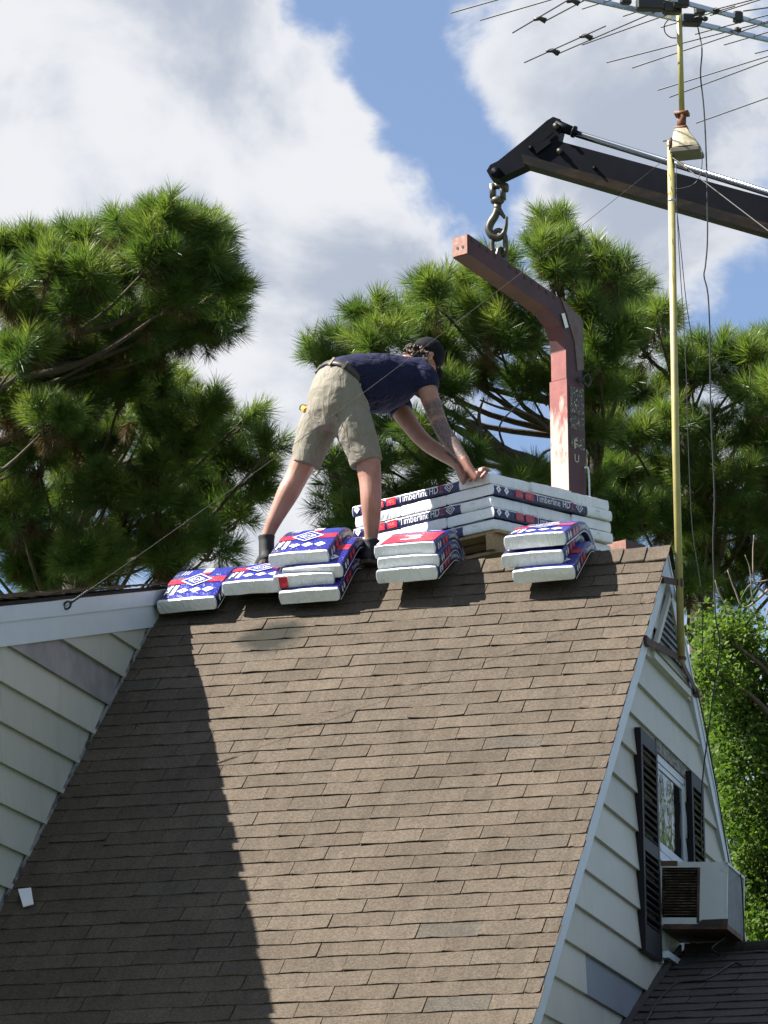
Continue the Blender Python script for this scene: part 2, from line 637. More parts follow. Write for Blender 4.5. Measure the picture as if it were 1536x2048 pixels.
_nt.links.new(_geo.outputs['Position'], _mp.inputs['Vector'])
_n = noise(_nt, _mp.outputs[0], 22, 5, .65)
_zz = math_n(_nt, 'ADD', _sx.outputs[2], math_n(_nt, 'MULTIPLY', math_n(_nt, 'SUBTRACT', _n, .5), 1.5))
_nt.links.new(mixc(_nt, mapr(_nt, _zz, 1.02, 1.36, .92, 0, True), _old, (.44, .34, .29)), _bs.inputs['Base Color'])   # paint rubbed off by the loads
M['cap_end'] = mat('sunlit_red_face', (.26, .115, .085), .6, var=.3, vscale=30, dark=(.36, .24, .20), dscale=30, damt=(.55, .7))  # pinkish red with the sunlight on these faces painted in
M['blue'] = plastic_mat('blue_wrap', (.016, .020, .215), .26, .5)
M['navy'] = plastic_mat('navy_wrap', (.012, .013, .085), .30, .55)
M['red'] = plastic_mat('red_wrap', (.52, .016, .035), .28, .45)
M['white'] = plastic_mat('white_wrap', (.76, .77, .80), .22, .75, 8, .2)
M['greyw'] = plastic_mat('grey_wrap', (.50, .52, .55), .30, .6, 26, .2)
M['ink'] = mat('white_ink', (.80, .80, .82), .35)
M['inkred'] = mat('red_ink', (.56, .02, .04), .35)
M['wood'] = mat('pallet_wood', (.34, .23, .12), .8, var=.3, vscale=20, stretch=(1, 6, 6), bump=.3, bscale=60)
M['skin'] = None
M['bark'] = mat('pine_bark', (.060, .042, .032), .9, var=.5, vscale=14, bump=.8, bscale=22, bdist=.02)
M['twig'] = mat('twig_bark', (.085, .060, .042), .85, var=.4, vscale=30)
M['pale_twig'] = mat('bare_twig', (.26, .21, .16), .85, var=.3, vscale=20)
M['needle'] = foliage_mat('pine_needles', (.040, .072, .026), (.086, .132, .038), (.185, .212, .062), .44, .4, .4)
M['dead'] = foliage_mat('dead_needles', (.05, .035, .018), (.085, .055, .026), (.12, .08, .04), .2, .6, .2)
M['leaf'] = foliage_mat('broad_leaves', (.040, .070, .016), (.075, .125, .028), (.130, .180, .045), .42, .6, .15)
M['grass'] = mat('lawn', (.055, .085, .028), .95, var=.4, vscale=2.0, bump=.5, bscale=30, bdist=.03)
# ================================================================== ground
g = MB()
g.face([(-3000, -3000, GROUND), (3000, -3000, GROUND), (3000, 3000, GROUND), (-3000, 3000, GROUND)])
tag(g.build('ground', M['grass']), 'mown green lawn around the house', None, kind='structure')

# ================================================================== house
W = -0.040           # face of the gable wall
XD = -2.905          # cheek of the dormer
house = thing('house', (-4.0, 0.0, GROUND), 'house with steep brown shingle roof, pale siding and black shutters', 'house')
EAVE = -4.7


def rp(x, v, h=0.0):
    """point on the front roof slope: v metres down from the ridge, h above the slope"""
    return np.array([x, -v*CS - h*SS, -v*SS + h*CS])


m = MB()
m.prism([(-9.2, 0, -.018), (-9.2, EAVE, EAVE*TS-.018), (-9.2, EAVE, EAVE*TS-.15), (-9.2, 0, -.15)], (9.2-.014, 0, 0))
m.prism([(-9.2, 0.0, -.15), (-9.2, -EAVE, EAVE*TS-.15), (-9.2, -EAVE, EAVE*TS-.018), (-9.2, 0.0, -.018)], (9.2-.014, 0, 0))
roof = m.build('roof', M['deck'], house)

# --- shingle tabs
TABW, EXPO, TLEN = .3048, .127, .19


def tab_mesh(seed, w=TABW-.0035, L=TLEN, rise=.0056):
    r = random.Random(seed)
    nx, ny = 5, 3
    mb = MB()
    lift = [r.uniform(-.0015, .004)+(.0045 if i in (0, nx-1) else 0)*r.uniform(-.1, 1) for i in range(nx)]
    wob = [r.uniform(-.003, .003) for i in range(nx)]
    sk = r.uniform(-.003, .003)
    top, low = [], []
    for j in range(ny):
        t = (0, .25, 1)[j]
        row, rl = [], []
        for i in range(nx):
            x = -w/2+w*i/(nx-1)+(sk*(1-t))
            y = L*t+(wob[i] if j == 0 else 0)
            z = .001+rise*(1-t)+lift[i]*(1 if j == 0 else .25 if j == 1 else 0)
            row.append((x, y, z))
            rl.append((x, y, z-.0045))
        top.append(row)
        low.append(rl)
    b = mb.grid(top)
    mb.grid([low[0], top[0]])
    mb.grid([[top[j][0] for j in range(ny)][::1], [low[j][0] for j in range(ny)][::1]])
    mb.grid([[low[j][-1] for j in range(ny)], [top[j][-1] for j in range(ny)]])
    return mb


TABS = []
for k in range(8):
    mb = tab_mesh(100+k)
    me = bpy.data.meshes.new('shingle_tab')
    me.from_pydata(mb.v, [], mb.f)
    me.materials.append(M['shingle'])
    me.update()
    TABS.append((me, mb))

ROTF = Matrix.Rotation(SLOPE, 3, 'X')


def add_tab(parent, centre, w, rot, k, yscale=1.0):
    o = bpy.data.objects.new('shingle', TABS[k][0])
    COL.objects.link(o)
    o.parent = parent
    o.location = Vector(centre)-Vector(ROOT[parent.name])
    o.rotation_euler = rot.to_euler()
    o.scale = (w/(TABW-.0035), yscale, 1)
    return o


def join_tabs(tabs, name, parent, material):
    vs, fs, lt, n = [], [], [], 0
    for (c, w, rot, k) in tabs:
        mb = TABS[k][1]
        a = np.array(mb.v)*np.array([w/(TABW-.0035), 1, 1])
        a = a@np.array(rot).T+np.array(c)
        vs.append(a)
        for f in mb.f:
            fs.extend([i+n for i in f])
            lt.append(len(f))
        n += len(a)
    o = np_mesh(name, np.concatenate(vs), fs, lt, material, parent)
    o['kind'] = 'stuff'
    return o


single, bulk = [], []
rs = random.Random(3)
for row in range(0, 47):
    vb = (row+.25)*EXPO + rs.uniform(-.0025, .0025)
    if vb < .12:
        continue
    ph = .75 if row % 2 else .25
    ph += rs.uniform(-.02, .02)
    u = -11+ph
    while u < 1:
        x0, x1 = u*TABW, (u+1)*TABW
        u += 1
        x0c, x1c = max(x0, XD+.004), min(x1, .002+rs.uniform(-.004, .010))
        if x1c-x0c < .03:
            continue
        c = rp((x0c+x1c)/2, vb, 0.0)
        rot = (Matrix.Rotation(rs.uniform(-.006, .006), 3, Vector((0, -SS, CS)))) @ ROTF
        if rs.random() < .05:
            rot = Matrix.Rotation(rs.uniform(-.016, .016), 3, Vector((0, -SS, CS))) @ rot
            c = c + np.array([0, -SS, CS])*rs.uniform(.001, .004)
        q_ = onroof(150, 1690) - c
        if abs(q_[0]) < .152 and abs(q_[1]/CS) < .07:
            c = rp(c[0], vb-.055, .001)          # slipped tab that bares the felt
        item = (c, x1c-x0c-.0035, rot, rs.randrange(8))
        (single if 13 <= row <= 36 else bulk).append(item)
for c, w, rot, k in single:
    add_tab(roof, c, w, rot, k)
join_tabs(bulk, 'upper_and_eave_shingles', roof, M['shingle'])
print('single tabs', len(single), 'bulk', len(bulk))

# --- ridge caps
for i in range(22):
    x1 = .012 - i*.133
    x0 = x1-.19
    if x0 < XD:
        x0 = XD+.003
    if x1-x0 < .05:
        continue
    mb = MB()
    hw = .155+rs.uniform(-.006, .006)
    for j, (xx, hh) in enumerate(((x0, .004), (x1, .013))):
        pass
    rows = []
    for xx, hh in ((x0, .003), (x1, .015)):
        r_ = []
        for v_ in (-hw, -.07, -.022, 0, .022, .07, hw):
            a = abs(v_)
            zz = -a*SS + (hh+.006)*CS + (.004 if a < .01 else 0)
            yy = -v_*CS - math.copysign((hh+.006)*SS, v_)*(0 if a < .01 else 1)
            r_.append((xx+rs.uniform(-.002, .002), yy, zz+rs.uniform(-.001, .001)))
        rows.append(r_)
    rows_low = [[(p[0], p[1], p[2]-.007) for p in r_] for r_ in rows]
    mb.grid(rows)
    mb.grid([rows[1], rows_low[1]])
    mb.grid([[rows[0][-1], rows[1][-1]], [rows_low[0][-1], rows_low[1][-1]]])
    mb.grid([[rows_low[0][0], rows_low[1][0]], [rows[0][0], rows[1][0]]])
    mb.build('ridge_cap', M['shingle'], roof)

# --- rake boards, drip edge
for sgn in (-1, 1):
    m = MB()
    y1 = sgn*4.7
    m.prism([(W+.001, 0, -.022), (W+.001, y1, -4.7*TS-.022), (W+.001, y1, -4.7*TS-.162), (W+.001, 0, -.162)], (-.010-W, 0, 0))
    m.prism([(-.0085, 0, -.020), (-.0085, y1, -4.7*TS-.020), (-.0085, y1, -4.7*TS-.052), (-.0085, 0, -.052)], (.005, 0, 0))
    m.build('rake_board', M['trim'], house)

# --- siding of the gable, board by board
BUTT0, BSP = -.533, .2035
gable = MB()
gable.prism([(-.20, -4.3, -3.9), (-.20, 4.3, -3.9), (-.20, 4.3, GROUND), (-.20, -4.3, GROUND)], (.12, 0, 0))
gable = gable.build('gable_wall', M['siding'], house)
WY0, WY1, WZ0, WZ1 = -.36, .47, -2.30, -1.13      # window opening
VENT = (-.50, .54, -.735)


def board(x, yl0, yl1, yu0, yu1, zb, zt, material, parent, sgn=1):
    """one lapped board: y-range at the bottom (yl) and at the top (yu)"""
    m = MB()
    if yl1-yl0 < .03:
        return
    xb, xt = x+.023*sgn, x+.001*sgn
    xi = x-.012*sgn
    m.hexa([(xi, yl0, zb), (xi, yl1, zb), (xb, yl1, zb), (xb, yl0, zb), (xi, yu0, zt), (xi, yu1, zt), (xt, yu1, zt), (xt, yu0, zt)])
    m.build('siding_board', material, parent)


k = 0
while True:
    zb = BUTT0-BSP*(k+1)
    zt = BUTT0-BSP*k+.012
    if zt < -4.0:
        break
    lim = lambda z: max((-z-.05)/TS, 0.0)
    lo = (-lim(zb), lim(zb))
    up = (-lim(zt), lim(zt))
    mt = M['siding']
    if zt > WZ0 and zb < WZ1 and k >= 3:
        board(W, lo[0], WY0, up[0], WY0, zb, zt, mt, gable)
        board(W, WY1, lo[1], WY1, up[1], zb, zt, mt, gable)
    elif k == 10:
        board(W, lo[0], -2.32, up[0], -2.25, zb, zt, mt, gable)
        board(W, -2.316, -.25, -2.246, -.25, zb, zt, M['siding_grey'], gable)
        board(W, -.245, lo[1], -.245, up[1], zb, zt, mt, gable)
    elif k >= 0:
        board(W, lo[0], lo[1], up[0], up[1], zb, zt, mt, gable)
    k += 1
    if k > 16:
        break
board(W, -.56, .56, -.13, .13, BUTT0, -.17, M['siding'], gable)

# --- triangular louvred vent in the peak
vt = MB()
va, vl, vr = (W+.018, 0.02, -.262), (W+.018, -.445, -.66), (W+.018, .46, -.66)
vt.prism([va, vl, vr], (.006, 0, 0))
vent = vt.build('gable_vent', M['vent'], house)
for i in range(9):
    z = -.63+i*.040
    hw = (-.262-z)*1.13
    m = MB()
    m.hexa([(W+.022, .01-hw, z-.012), (W+.022, .01+hw, z-.012), (W+.036, .01+hw, z-.016), (W+.036, .01-hw, z-.016),
            (W+.022, .01-hw*.97, z+.012), (W+.022, .01+hw*.97, z+.012), (W+.025, .01+hw*.97, z+.012), (W+.025, .01-hw*.97, z+.012)])
    m.build('vent_slat', M['vent_slat'], vent)
m = MB()
for a, b in ((va, vl), (va, vr), (vl, vr)):
    a = np.array(a)
    b = np.array(b)
    t = (b-a)/np.linalg.norm(b-a)
    nn = np.array([0, -t[2], t[1]])
    m.box((a+b)/2+np.array([.013, 0, 0]), t*np.linalg.norm(b-a)*.52, nn*.018, (.012, 0, 0))
m.box((W+.020, .02, -.712), (.022, 0, 0), (0, .53, 0), (0, 0, .020))
m.build('vent_frame', M['siding'], vent)

# --- window
win = MB()
win.abox(-.75, -.745, WY0, WY1, WZ0, WZ1)
win.abox(-.745, W-.02, WY0-.005, WY0, WZ0, WZ1)
win.abox(-.745, W-.02, WY1, WY1+.005, WZ0, WZ1)
win.abox(-.745, W-.02, WY0, WY1, WZ1, WZ1+.005)
win.abox(-.745, W-.02, WY0, WY1, WZ0-.005, WZ0)
window = win.build('window', M['dark_in'], house)
m = MB()
fx0, fx1 = W-.03, W+.004
m.abox(fx0, fx1, WY0, WY0+.05, WZ0, WZ1-.11)
m.abox(fx0, fx1, WY1-.022, WY1, WZ0, WZ1-.11)
m.abox(fx0, fx1, WY0, WY1, WZ1-.125, WZ1-.085)
m.build('window_frame', M['trim'], window)
m = MB()
m.abox(W-.02, W+.012, WY0-.01, WY1+.01, WZ1-.082, WZ1+.008)
m.build('window_head', mat('peeling_paint', (.20, .19, .18), .7, var=.5, vscale=40, dark=(.05, .042, .038), dscale=26, damt=(.45, .6), stretch=(1, .5, 2)), window)
m = MB()
for (y0, y1, z0, z1) in ((WY0+.052, WY0+.085, -1.72, WZ1-.127), (WY1-.044, WY1-.024, -1.72, WZ1-.127), (WY0+.052, WY1-.052, -1.255-.03, -1.258+.0), (WY0+.052, WY1-.052, -1.735, -1.69)):
    m.abox(W-.028, W-.001, y0, y1, z0, z1)
m.abox(W-.022, W+.002, WY0+.052, WY1-.052, -1.790, -1.742)
m.build('sash', M['trim'], window)
gl = bpy.data.materials.new('window_glass')
gl.use_nodes = True
b_ = gl.node_tree.nodes['Principled BSDF']
b_.inputs['Base Color'].default_value = (.012, .014, .014, 1)
b_.inputs['Roughness'].default_value = .03
b_.inputs['Specular IOR Level'].default_value = .42
b_.inputs['IOR'].default_value = 1.5
nzz = noise(gl.node_tree, nd(gl.node_tree, 'ShaderNodeNewGeometry').outputs['Position'], 5, 2, .5)
bb = nd(gl.node_tree, 'ShaderNodeBump')
bb.inputs['Strength'].default_value = .25
bb.inputs['Distance'].default_value = .01
gl.node_tree.links.new(nzz, bb.inputs['Height'])
gl.node_tree.links.new(bb.outputs[0], b_.inputs['Normal'])
m = MB()
m.abox(W-.012, W-.007, WY0+.08, WY1-.04, -1.70, -1.28)
m.build('pane', gl, window)
m = MB()
m.abox(W-.018, W-.010, WY0+.052, -.20, -2.27, -1.80)
m.abox(W-.018, W-.010, .30, WY1-.052, -2.27, -1.80)
m.abox(W-.018, W-.010, -.20, .30, -2.27, -2.16)
m.build('filler_panel', mat('filler_panel_paint', (.42, .46, .44), .6, var=.3, vscale=12), window)
m = MB()
m.abox(W-.02, W+.055, WY0-.03, WY1+.03, WZ0-.035, WZ0+.0)
m.build('window_sill', M['trim'], window)


def shutter(y0, y1, z0, z1):
    xf = .006
    m = MB()
    xb = W+.012
    st = .042
    m.abox(xb, xf, y0, y0+st, z0, z1)
    m.abox(xb, xf, y1-st, y1, z0, z1)
    zm = (z0+z1)/2-.02
    for a, b in ((z0, z0+.14), (zm-.035, zm+.035), (z1-.08, z1)):
        m.abox(xb, xf-.001, y0+st, y1-st, a, b)
    m.abox(xb, xb+.006, y0+st, y1-st, z0+.1, z1-.05)
    sh = m.build('shutter', M['shutter'], house)
    for a, b in ((z0+.14, zm-.035), (zm+.035, z1-.08)):
        n = int((b-a)/.038)
        for i in range(n):
            z = a+(i+.5)*(b-a)/n
            q = MB()
            q.box(((xb+xf)/2+.004, (y0+y1)/2, z), (.0135, 0, -.016), (0, (y1-y0)/2-st, 0), (.0035, 0, .003))
            q.build('slat', M['shutter'], sh)


shutter(-.965, -.52, -2.375, -1.20)
shutter(.47, .84, -2.25, -1.17)

# --- lower wing at the right
LRY, LRZ, LRS = .12, -2.245, .383
la = math.atan(LRS)
m = MB()
for s_ in (-1, 1):
    pts = [(W+.024, LRY, LRZ-.014), (W+.024, LRY+s_*3.6, LRZ-.014-3.6*LRS), (W+.024, LRY+s_*3.6, LRZ-.12-3.6*LRS), (W+.024, LRY, LRZ-.12)]
    m.prism(pts if s_ < 0 else pts[::-1], (6.0, 0, 0))
wing_roof = m.build('wing_roof', M['deck'], house)
ROTW = Matrix.Rotation(la, 3, 'X')
mbw = tab_mesh(300, .45, .26, .012)
TW = []
for k_ in range(4):
    mbw = tab_mesh(300+k_, .45, .26, .011)
    me = bpy.data.meshes.new('wing_tab')
    me.from_pydata(mbw.v, [], mbw.f)
    me.materials.append(M['shingle_dark'])
    me.update()
    TW.append((me, mbw))
wb_v, wb_f, wb_l, wn = [], [], [], 0
rs2 = random.Random(9)
for row in range(24):
    vb = .10+row*.155
    x = W+.03+(-.2 if row % 2 else 0)+rs2.uniform(-.08, 0)
    while x < 5.9:
        w = .46
        x0, x1 = max(x, W+.026), x+w
        x += w
        if x1-x0 < .04:
            continue
        k_ = rs2.randrange(4)
        c = np.array([(x0+x1)/2, LRY-vb*math.cos(la), LRZ-vb*math.sin(la)])
        if row < 15 and x0 < .75:
            o = bpy.data.objects.new('shingle', TW[k_][0])
            COL.objects.link(o)
            o.parent = wing_roof
            o.location = Vector(c)-Vector(ROOT[wing_roof.name])
            o.rotation_euler = ROTW.to_euler()
            o.scale = ((x1-x0-.006)/.45, 1, 1)
        else:
            a = np.array(TW[k_][1].v)*np.array([(x1-x0-.006)/.45, 1, 1])
            a = a@np.array(ROTW).T+c
            wb_v.append(a)
            for f in TW[k_][1].f:
                wb_f.extend([i+wn for i in f])
                wb_l.append(len(f))
            wn += len(a)
np_mesh('wing_roof_shingles', np.concatenate(wb_v), wb_f, wb_l, M['shingle_dark'], wing_roof)['kind'] = 'stuff'
m = MB()
m.tube([(W+.05, LRY, LRZ+.004), (5.9, LRY, LRZ+.004)], (.05, .014), 8)
m.build('wing_ridge', M['shingle_dark'], wing_roof, True)
m = MB()
m.abox(.02, 5.8, -3.2, -3.05, GROUND, -3.30)
m.abox(.02, 5.8, 3.3, 3.45, GROUND, -3.30)
m.prism([(5.65, -3.05, GROUND), (5.65, 3.3, GROUND), (5.65, 3.3, -3.45), (5.65, LRY, -2.42), (5.65, -3.05, -3.45)], (.14, 0, 0))
m.build('wing_wall', M['siding'], house)
m = MB()
fl = [(W+.014, LRY, LRZ+.05), (W+.014, LRY-3.6, LRZ+.05-3.6*LRS), (W+.014, LRY-3.6, LRZ+.004-3.6*LRS), (W+.014, LRY, LRZ+.004)]
m.prism(fl, (.016, 0, 0))
m.build('wall_flashing', M['deck'], house)

# --- main walls out of view
m = MB()
m.abox(-9.0, -.08, -4.35, -4.2, GROUND, -3.82)
m.abox(-9.0, -.08, 4.2, 4.35, GROUND, -3.82)
m.prism([(-9.0, -4.2, GROUND), (-9.0, 4.2, GROUND), (-9.0, 4.2, -3.75), (-9.0, 0, -.19), (-9.0, -4.2, -3.75)], (.12, 0, 0))
m.build('outer_wall', M['siding'], house)

# ------------------------------------------------------------------ dormer
DS = .2651
zd = lambda y: -.020+DS*(y+.10)
XE = -2.890
YF = -4.55
m = MB()
m.prism([(-8.6, -.06, zd(-.06)-.015), (-8.6, YF, zd(YF)-.015), (-8.6, YF, zd(YF)-.034), (-8.6, -.06, zd(-.06)-.034)], (8.6+XE-.015, 0, 0))
droof = m.build('dormer_roof', M['deck'], house)
ROTD = Matrix.Rotation(math.atan(DS), 3, 'X')
cd_, sd_ = math.cos(math.atan(DS)), math.sin(math.atan(DS))
rs3 = random.Random(21)
dt = []
for row in range(36):
    vb = .16+row*.127
    y = -.10-vb*cd_
    if y < YF-.02:
        break
    z = zd(y)
    x1 = XE+.026+rs3.uniform(-.014, .014)
    off = .15 if row % 2 else 0
    w0 = .305-off
    add_tab(droof, (x1-w0/2, y, z), w0-.006, ROTD @ Matrix.Rotation(rs3.uniform(-.02, .02), 3, 'Y'), rs3.randrange(8))
    x = x1-w0
    while x > -8.5:
        dt.append(((x-.152, y, z), .298, ROTD, rs3.randrange(8)))
        x -= .305
join_tabs(dt, 'dormer_roof_shingles', droof, M['shingle'])
# fascia of the dormer: a narrow upper strip proud of a wide board
m = MB()
y0, y1 = -.16, YF
m.prism([(XD+.006, y0, zd(y0)-.062), (XD+.006, y1, zd(y1)-.062), (XD+.006, y1, zd(y1)-.245), (XD+.006, -.30, zd(-.30)-.245)], (.020, 0, 0))
m.build('dormer_fascia', M['trim'], house)
m = MB()
m.prism([(XD+.004, -.10, zd(-.10)-.036), (XD+.004, y1, zd(y1)-.036), (XD+.004, y1, zd(y1)-.118), (XD+.004, -.10, zd(-.10)-.118)], (.030, 0, 0))
m.build('dormer_rake_strip', M['trim'], house)
# cheek wall boards
ck = MB()
ck.prism([(XD-.04, -.55, -.5), (XD-.04, -4.3, -1.25), (XD-.04, -4.3, -3.72)], (.02, 0, 0))
cheek = ck.build('dormer_wall', M['siding'], house)
for k in range(-1, 17):
    zb, zt = BUTT0-BSP*(k+1)+0.0, BUTT0-BSP*k+.012
    def yl(z): return max((z+.020+.15)/DS-.10, -4.35)
    def yh(z): return z/TS - .012
    lo = (yl(zb), yh(zb))
    up = (yl(zt), yh(zt))
    if lo[1]-lo[0] < .08:
        continue
    if up[0] >= up[1]-.01:
        up = (min(lo[1]-.02, up[1]), up[1]) if False else (up[1]-.02, up[1])
    mt = M['siding_brown'] if k == 1 else M['siding']
    board(XD, lo[0], lo[1], up[0], up[1], zb, zt, mt, cheek)
# step flashing where the cheek meets the roof
m = MB()
m.prism([(XD+.016, -.30, -.30*TS+.004), (XD+.016, -4.3, -4.3*TS+.004), (XD+.016, -4.3, -4.3*TS+.040), (XD+.016, -.30, -.30*TS+.040)], (.004, 0, 0))
m.build('step_flashing', mat('bare_flashing', (.40, .41, .42), .4, metal=.5, var=.3, vscale=12, dark=(.08, .075, .07), dscale=6, damt=(.5, .65)), cheek)
m = MB()
m.abox(-8.5, XD-.05, -4.42, -4.30, -3.9, zd(-4.36)-.08)
m.abox(-8.5, -8.4, -4.3, -.2, -3.9, -1.3)
m.build('dormer_front_wall', M['siding'], house)

# ================================================================== window air conditioner
ac = thing('window_air_conditioner', (0.15, 0.02, -2.15), 'rusty white window air conditioner sticking out of the gable', 'air conditioner')
T = rad(2.6)
ax_ = np.array([math.cos(T), 0, -math.sin(T)])
az_ = np.array([math.sin(T), 0, math.cos(T)])
ay_ = np.array([0, 1., 0])
O = np.array([W-.1, -.255, -1.795])     # upper rear-left corner at wall


def A(u, y, w): return O+ax_*u+ay_*y+az_*(-w)


ACD, ACW, ACH = .455, .53, .335
M['acwhite'] = mat('ac_enamel', (.50, .54, .56), .4, var=.05, vscale=8, dark=(.24, .10, .045), dscale=7, damt=(.58, .74))
M['acfin'] = mat('condenser_fins', (.115, .130, .150), .55, metal=.3, var=.25, vscale=25)
m = MB()
gx0, gx1, gz0, gz1 = .105, .300, .030, .300
# side wall (facing the street) with a grille opening
for (u0, u1, w0, w1) in ((0, gx0, 0, ACH), (gx1, ACD, 0, ACH), (gx0, gx1, 0, gz0), (gx0, gx1, gz1, ACH)):
    m.hexa([A(u0, 0, w1), A(u1, 0, w1), A(u1, .012, w1), A(u0, .012, w1), A(u0, 0, w0), A(u1, 0, w0), A(u1, .012, w0), A(u0, .012, w0)])
m.hexa([A(0, .0125, .01), A(ACD, .0125, .01), A(ACD, ACW, .01), A(0, ACW, .01), A(0, .0125, 0), A(ACD, .0125, 0), A(ACD, ACW, 0), A(0, ACW, 0)])
m.hexa([A(0, ACW-.012, ACH), A(ACD, ACW-.012, ACH), A(ACD, ACW, ACH), A(0, ACW, ACH), A(0, ACW-.012, .0105), A(ACD, ACW-.012, .0105), A(ACD, ACW, .0105), A(0, ACW, .0105)])
m.build('casing', M['acwhite'], ac)
m = MB()
m.hexa([A(gx0, .09, gz1), A(gx1, .09, gz1), A(gx1, .1, gz1), A(gx0, .1, gz1), A(gx0, .09, gz0), A(gx1, .09, gz0), A(gx1, .1, gz0), A(gx0, .1, gz0)])
m.build('grille_backing', M['dark_in'], ac)
for i in range(17):
    w = gz0+.010+i*(gz1-gz0-.012)/17
    q = MB()
    q.hexa([A(gx0-.003, .004, w+.003), A(gx1+.003, .004, w+.003), A(gx1+.003, .022, w-.004), A(gx0-.003, .022, w-.004),
            A(gx0-.003, .004, w+.0005), A(gx1+.003, .004, w+.0005), A(gx1+.003, .022, w-.0065), A(gx0-.003, .022, w-.0065)])
    q.build('grille_slat', mat('grille_slat_paint', (.16, .13, .10), .6, dark=(.05, .02, .012), dscale=30, damt=(.4, .55)) if i == 0 else bpy.data.materials['grille_slat_paint'], ac)
m = MB()
m.hexa([A(ACD-.004, .02, ACH-.004), A(ACD+.002, .02, ACH-.004), A(ACD+.002, ACW-.02, ACH-.004), A(ACD-.004, ACW-.02, ACH-.004),
        A(ACD-.004, .02, .016), A(ACD+.002, .02, .016), A(ACD+.002, ACW-.02, .016), A(ACD-.004, ACW-.02, .016)])
m.build('condenser_panel', M['acfin'], ac)
m = MB()
for (y0, y1, w0, w1) in ((0, .018, 0, ACH), (ACW-.018, ACW, 0, ACH), (.018, ACW-.018, 0, .014), ):
    m.hexa([A(ACD+.0005, y0, w1), A(ACD+.008, y0, w1), A(ACD+.008, y1, w1), A(ACD+.0005, y1, w1), A(ACD+.0005, y0, w0), A(ACD+.008, y0, w0), A(ACD+.008, y1, w0), A(ACD+.0005, y1, w0)])
m.build('rear_frame', M['acwhite'], ac)
m = MB()
m.hexa([A(.08, -.004, ACH+.028), A(ACD+.012, -.004, ACH+.028), A(ACD+.012, ACW+.004, ACH+.028), A(.08, ACW+.004, ACH+.028),
        A(.08, -.004, ACH+.0005), A(ACD+.012, -.004, ACH+.0005), A(ACD+.012, ACW+.004, ACH+.0005), A(.08, ACW+.004, ACH+.0005)])
m.hexa([A(.30, -.006, ACH+.005), A(ACD+.014, -.006, ACH+.005), A(ACD+.014, .0, ACH+.005), A(.30, .0, ACH+.005),
        A(.33, -.006, ACH-.022), A(ACD+.014, -.006, ACH-.028), A(ACD+.014, 0, ACH-.028), A(.33, 0, ACH-.022)])
m.hexa([A(gx1, -.003, gz1+.03), A(gx1+.014, -.003, gz1+.03), A(gx1+.014, 0.0005, gz1+.03), A(gx1, .0005, gz1+.03),
        A(gx1, -.003, gz0), A(gx1+.014, -.003, gz0), A(gx1+.014, 0.0005, gz0), A(gx1, .0005, gz0)])
m.hexa([A(.10, -.003, .022), A(.19, -.003, .022), A(.19, .0005, .022), A(.10, .0005, .022), A(.10, -.003, -.006), A(.19, -.003, -.006), A(.19, .0005, -.006), A(.10, .0005, -.006)])
m.build('rusted_tray', mat('tray_rust', (.10, .045, .025), .7, var=.5, vscale=20, dark=(.03, .02, .018), dscale=9, damt=(.45, .6)), ac)

# ================================================================== small white card on the roof
m = MB()
q = [onroof(36, 1778, .03), onroof(62, 1775, .035), onroof(67, 1806, .028), onroof(46, 1812, .025)]
m.prism(q[::-1], (0, .003, -.006))
tag(m.build('white_card', mat('white_card_paint', (.82, .83, .86), .5)), 'small white card lying on the shaded shingles beside the dormer', 'card')
# ================================================================== shingle bundles
TXT = {}


def text_mesh(s):
    """outline of a word as 2-D vertices and faces, height 1"""
    if s in TXT:
        return TXT[s]
    cu_ = bpy.data.curves.new('word', 'FONT')
    cu_.body = s
    cu_.resolution_u = 2
    o = bpy.data.objects.new('word', cu_)
    COL.objects.link(o)
    dg = bpy.context.evaluated_depsgraph_get()
    me = bpy.data.meshes.new_from_object(o.evaluated_get(dg))
    v = np.array([p.co[:2] for p in me.vertices])
    f = [tuple(p.vertices) for p in me.polygons]
    bpy.data.objects.remove(o)
    bpy.data.meshes.remove(me)
    bpy.data.curves.remove(cu_)
    lo = v.min(0)
    hi = v.max(0)
    v = (v-lo)/(hi[1]-lo[1])
    TXT[s] = (v, f)
    return TXT[s]


class Print:
    """flat print mapped on a curved face by fn(a, b) -> point"""
    def __init__(self, fn):
        self.fn = fn
        self.mb = MB()

    def rect(self, a0, a1, b0, b1, mi, n=1, nb=5):
        self.mb.grid([[self.fn(a0+(a1-a0)*i/n, b0+(b1-b0)*j/nb) for i in range(n+1)] for j in range(nb+1)], mi)

    def quad(self, pts, mi):
        self.mb.face([self.fn(*p) for p in pts], mi)

    def diamond(self, a, b, ra, rb, mi):
        n = 4
        self.mb.grid([[self.fn(a+ra*(i-j)/n, b+rb*(i+j-n)/n) for i in range(n+1)] for j in range(n+1)], mi)

    def diamond_line(self, a, b, ra, rb, t, mi):
        o = [(a-ra, b), (a, b-rb), (a+ra, b), (a, b+rb)]
        i_ = [(a-ra+t*1.3, b), (a, b-rb+t), (a+ra-t*1.3, b), (a, b+rb-t)]
        for k in range(4):
            j = (k+1) % 4
            self.quad((o[k], o[j], i_[j], i_[k]), mi)

    def word(self, s, a0, b0, h, mi, wscale=1.0, amax=None):
        v, f = text_mesh(s)
        wid = v[:, 0].max()*h*wscale
        if amax is not None and wid > amax:
            wscale *= amax/wid
        for q in f:
            self.mb.face([self.fn(a0+v[i, 0]*h*wscale, b0+v[i, 1]*h) for i in q], mi)


BW, BT, BL = .345, .074, .98
PR = [M['ink'], M['red'], M['blue'], M['navy']]


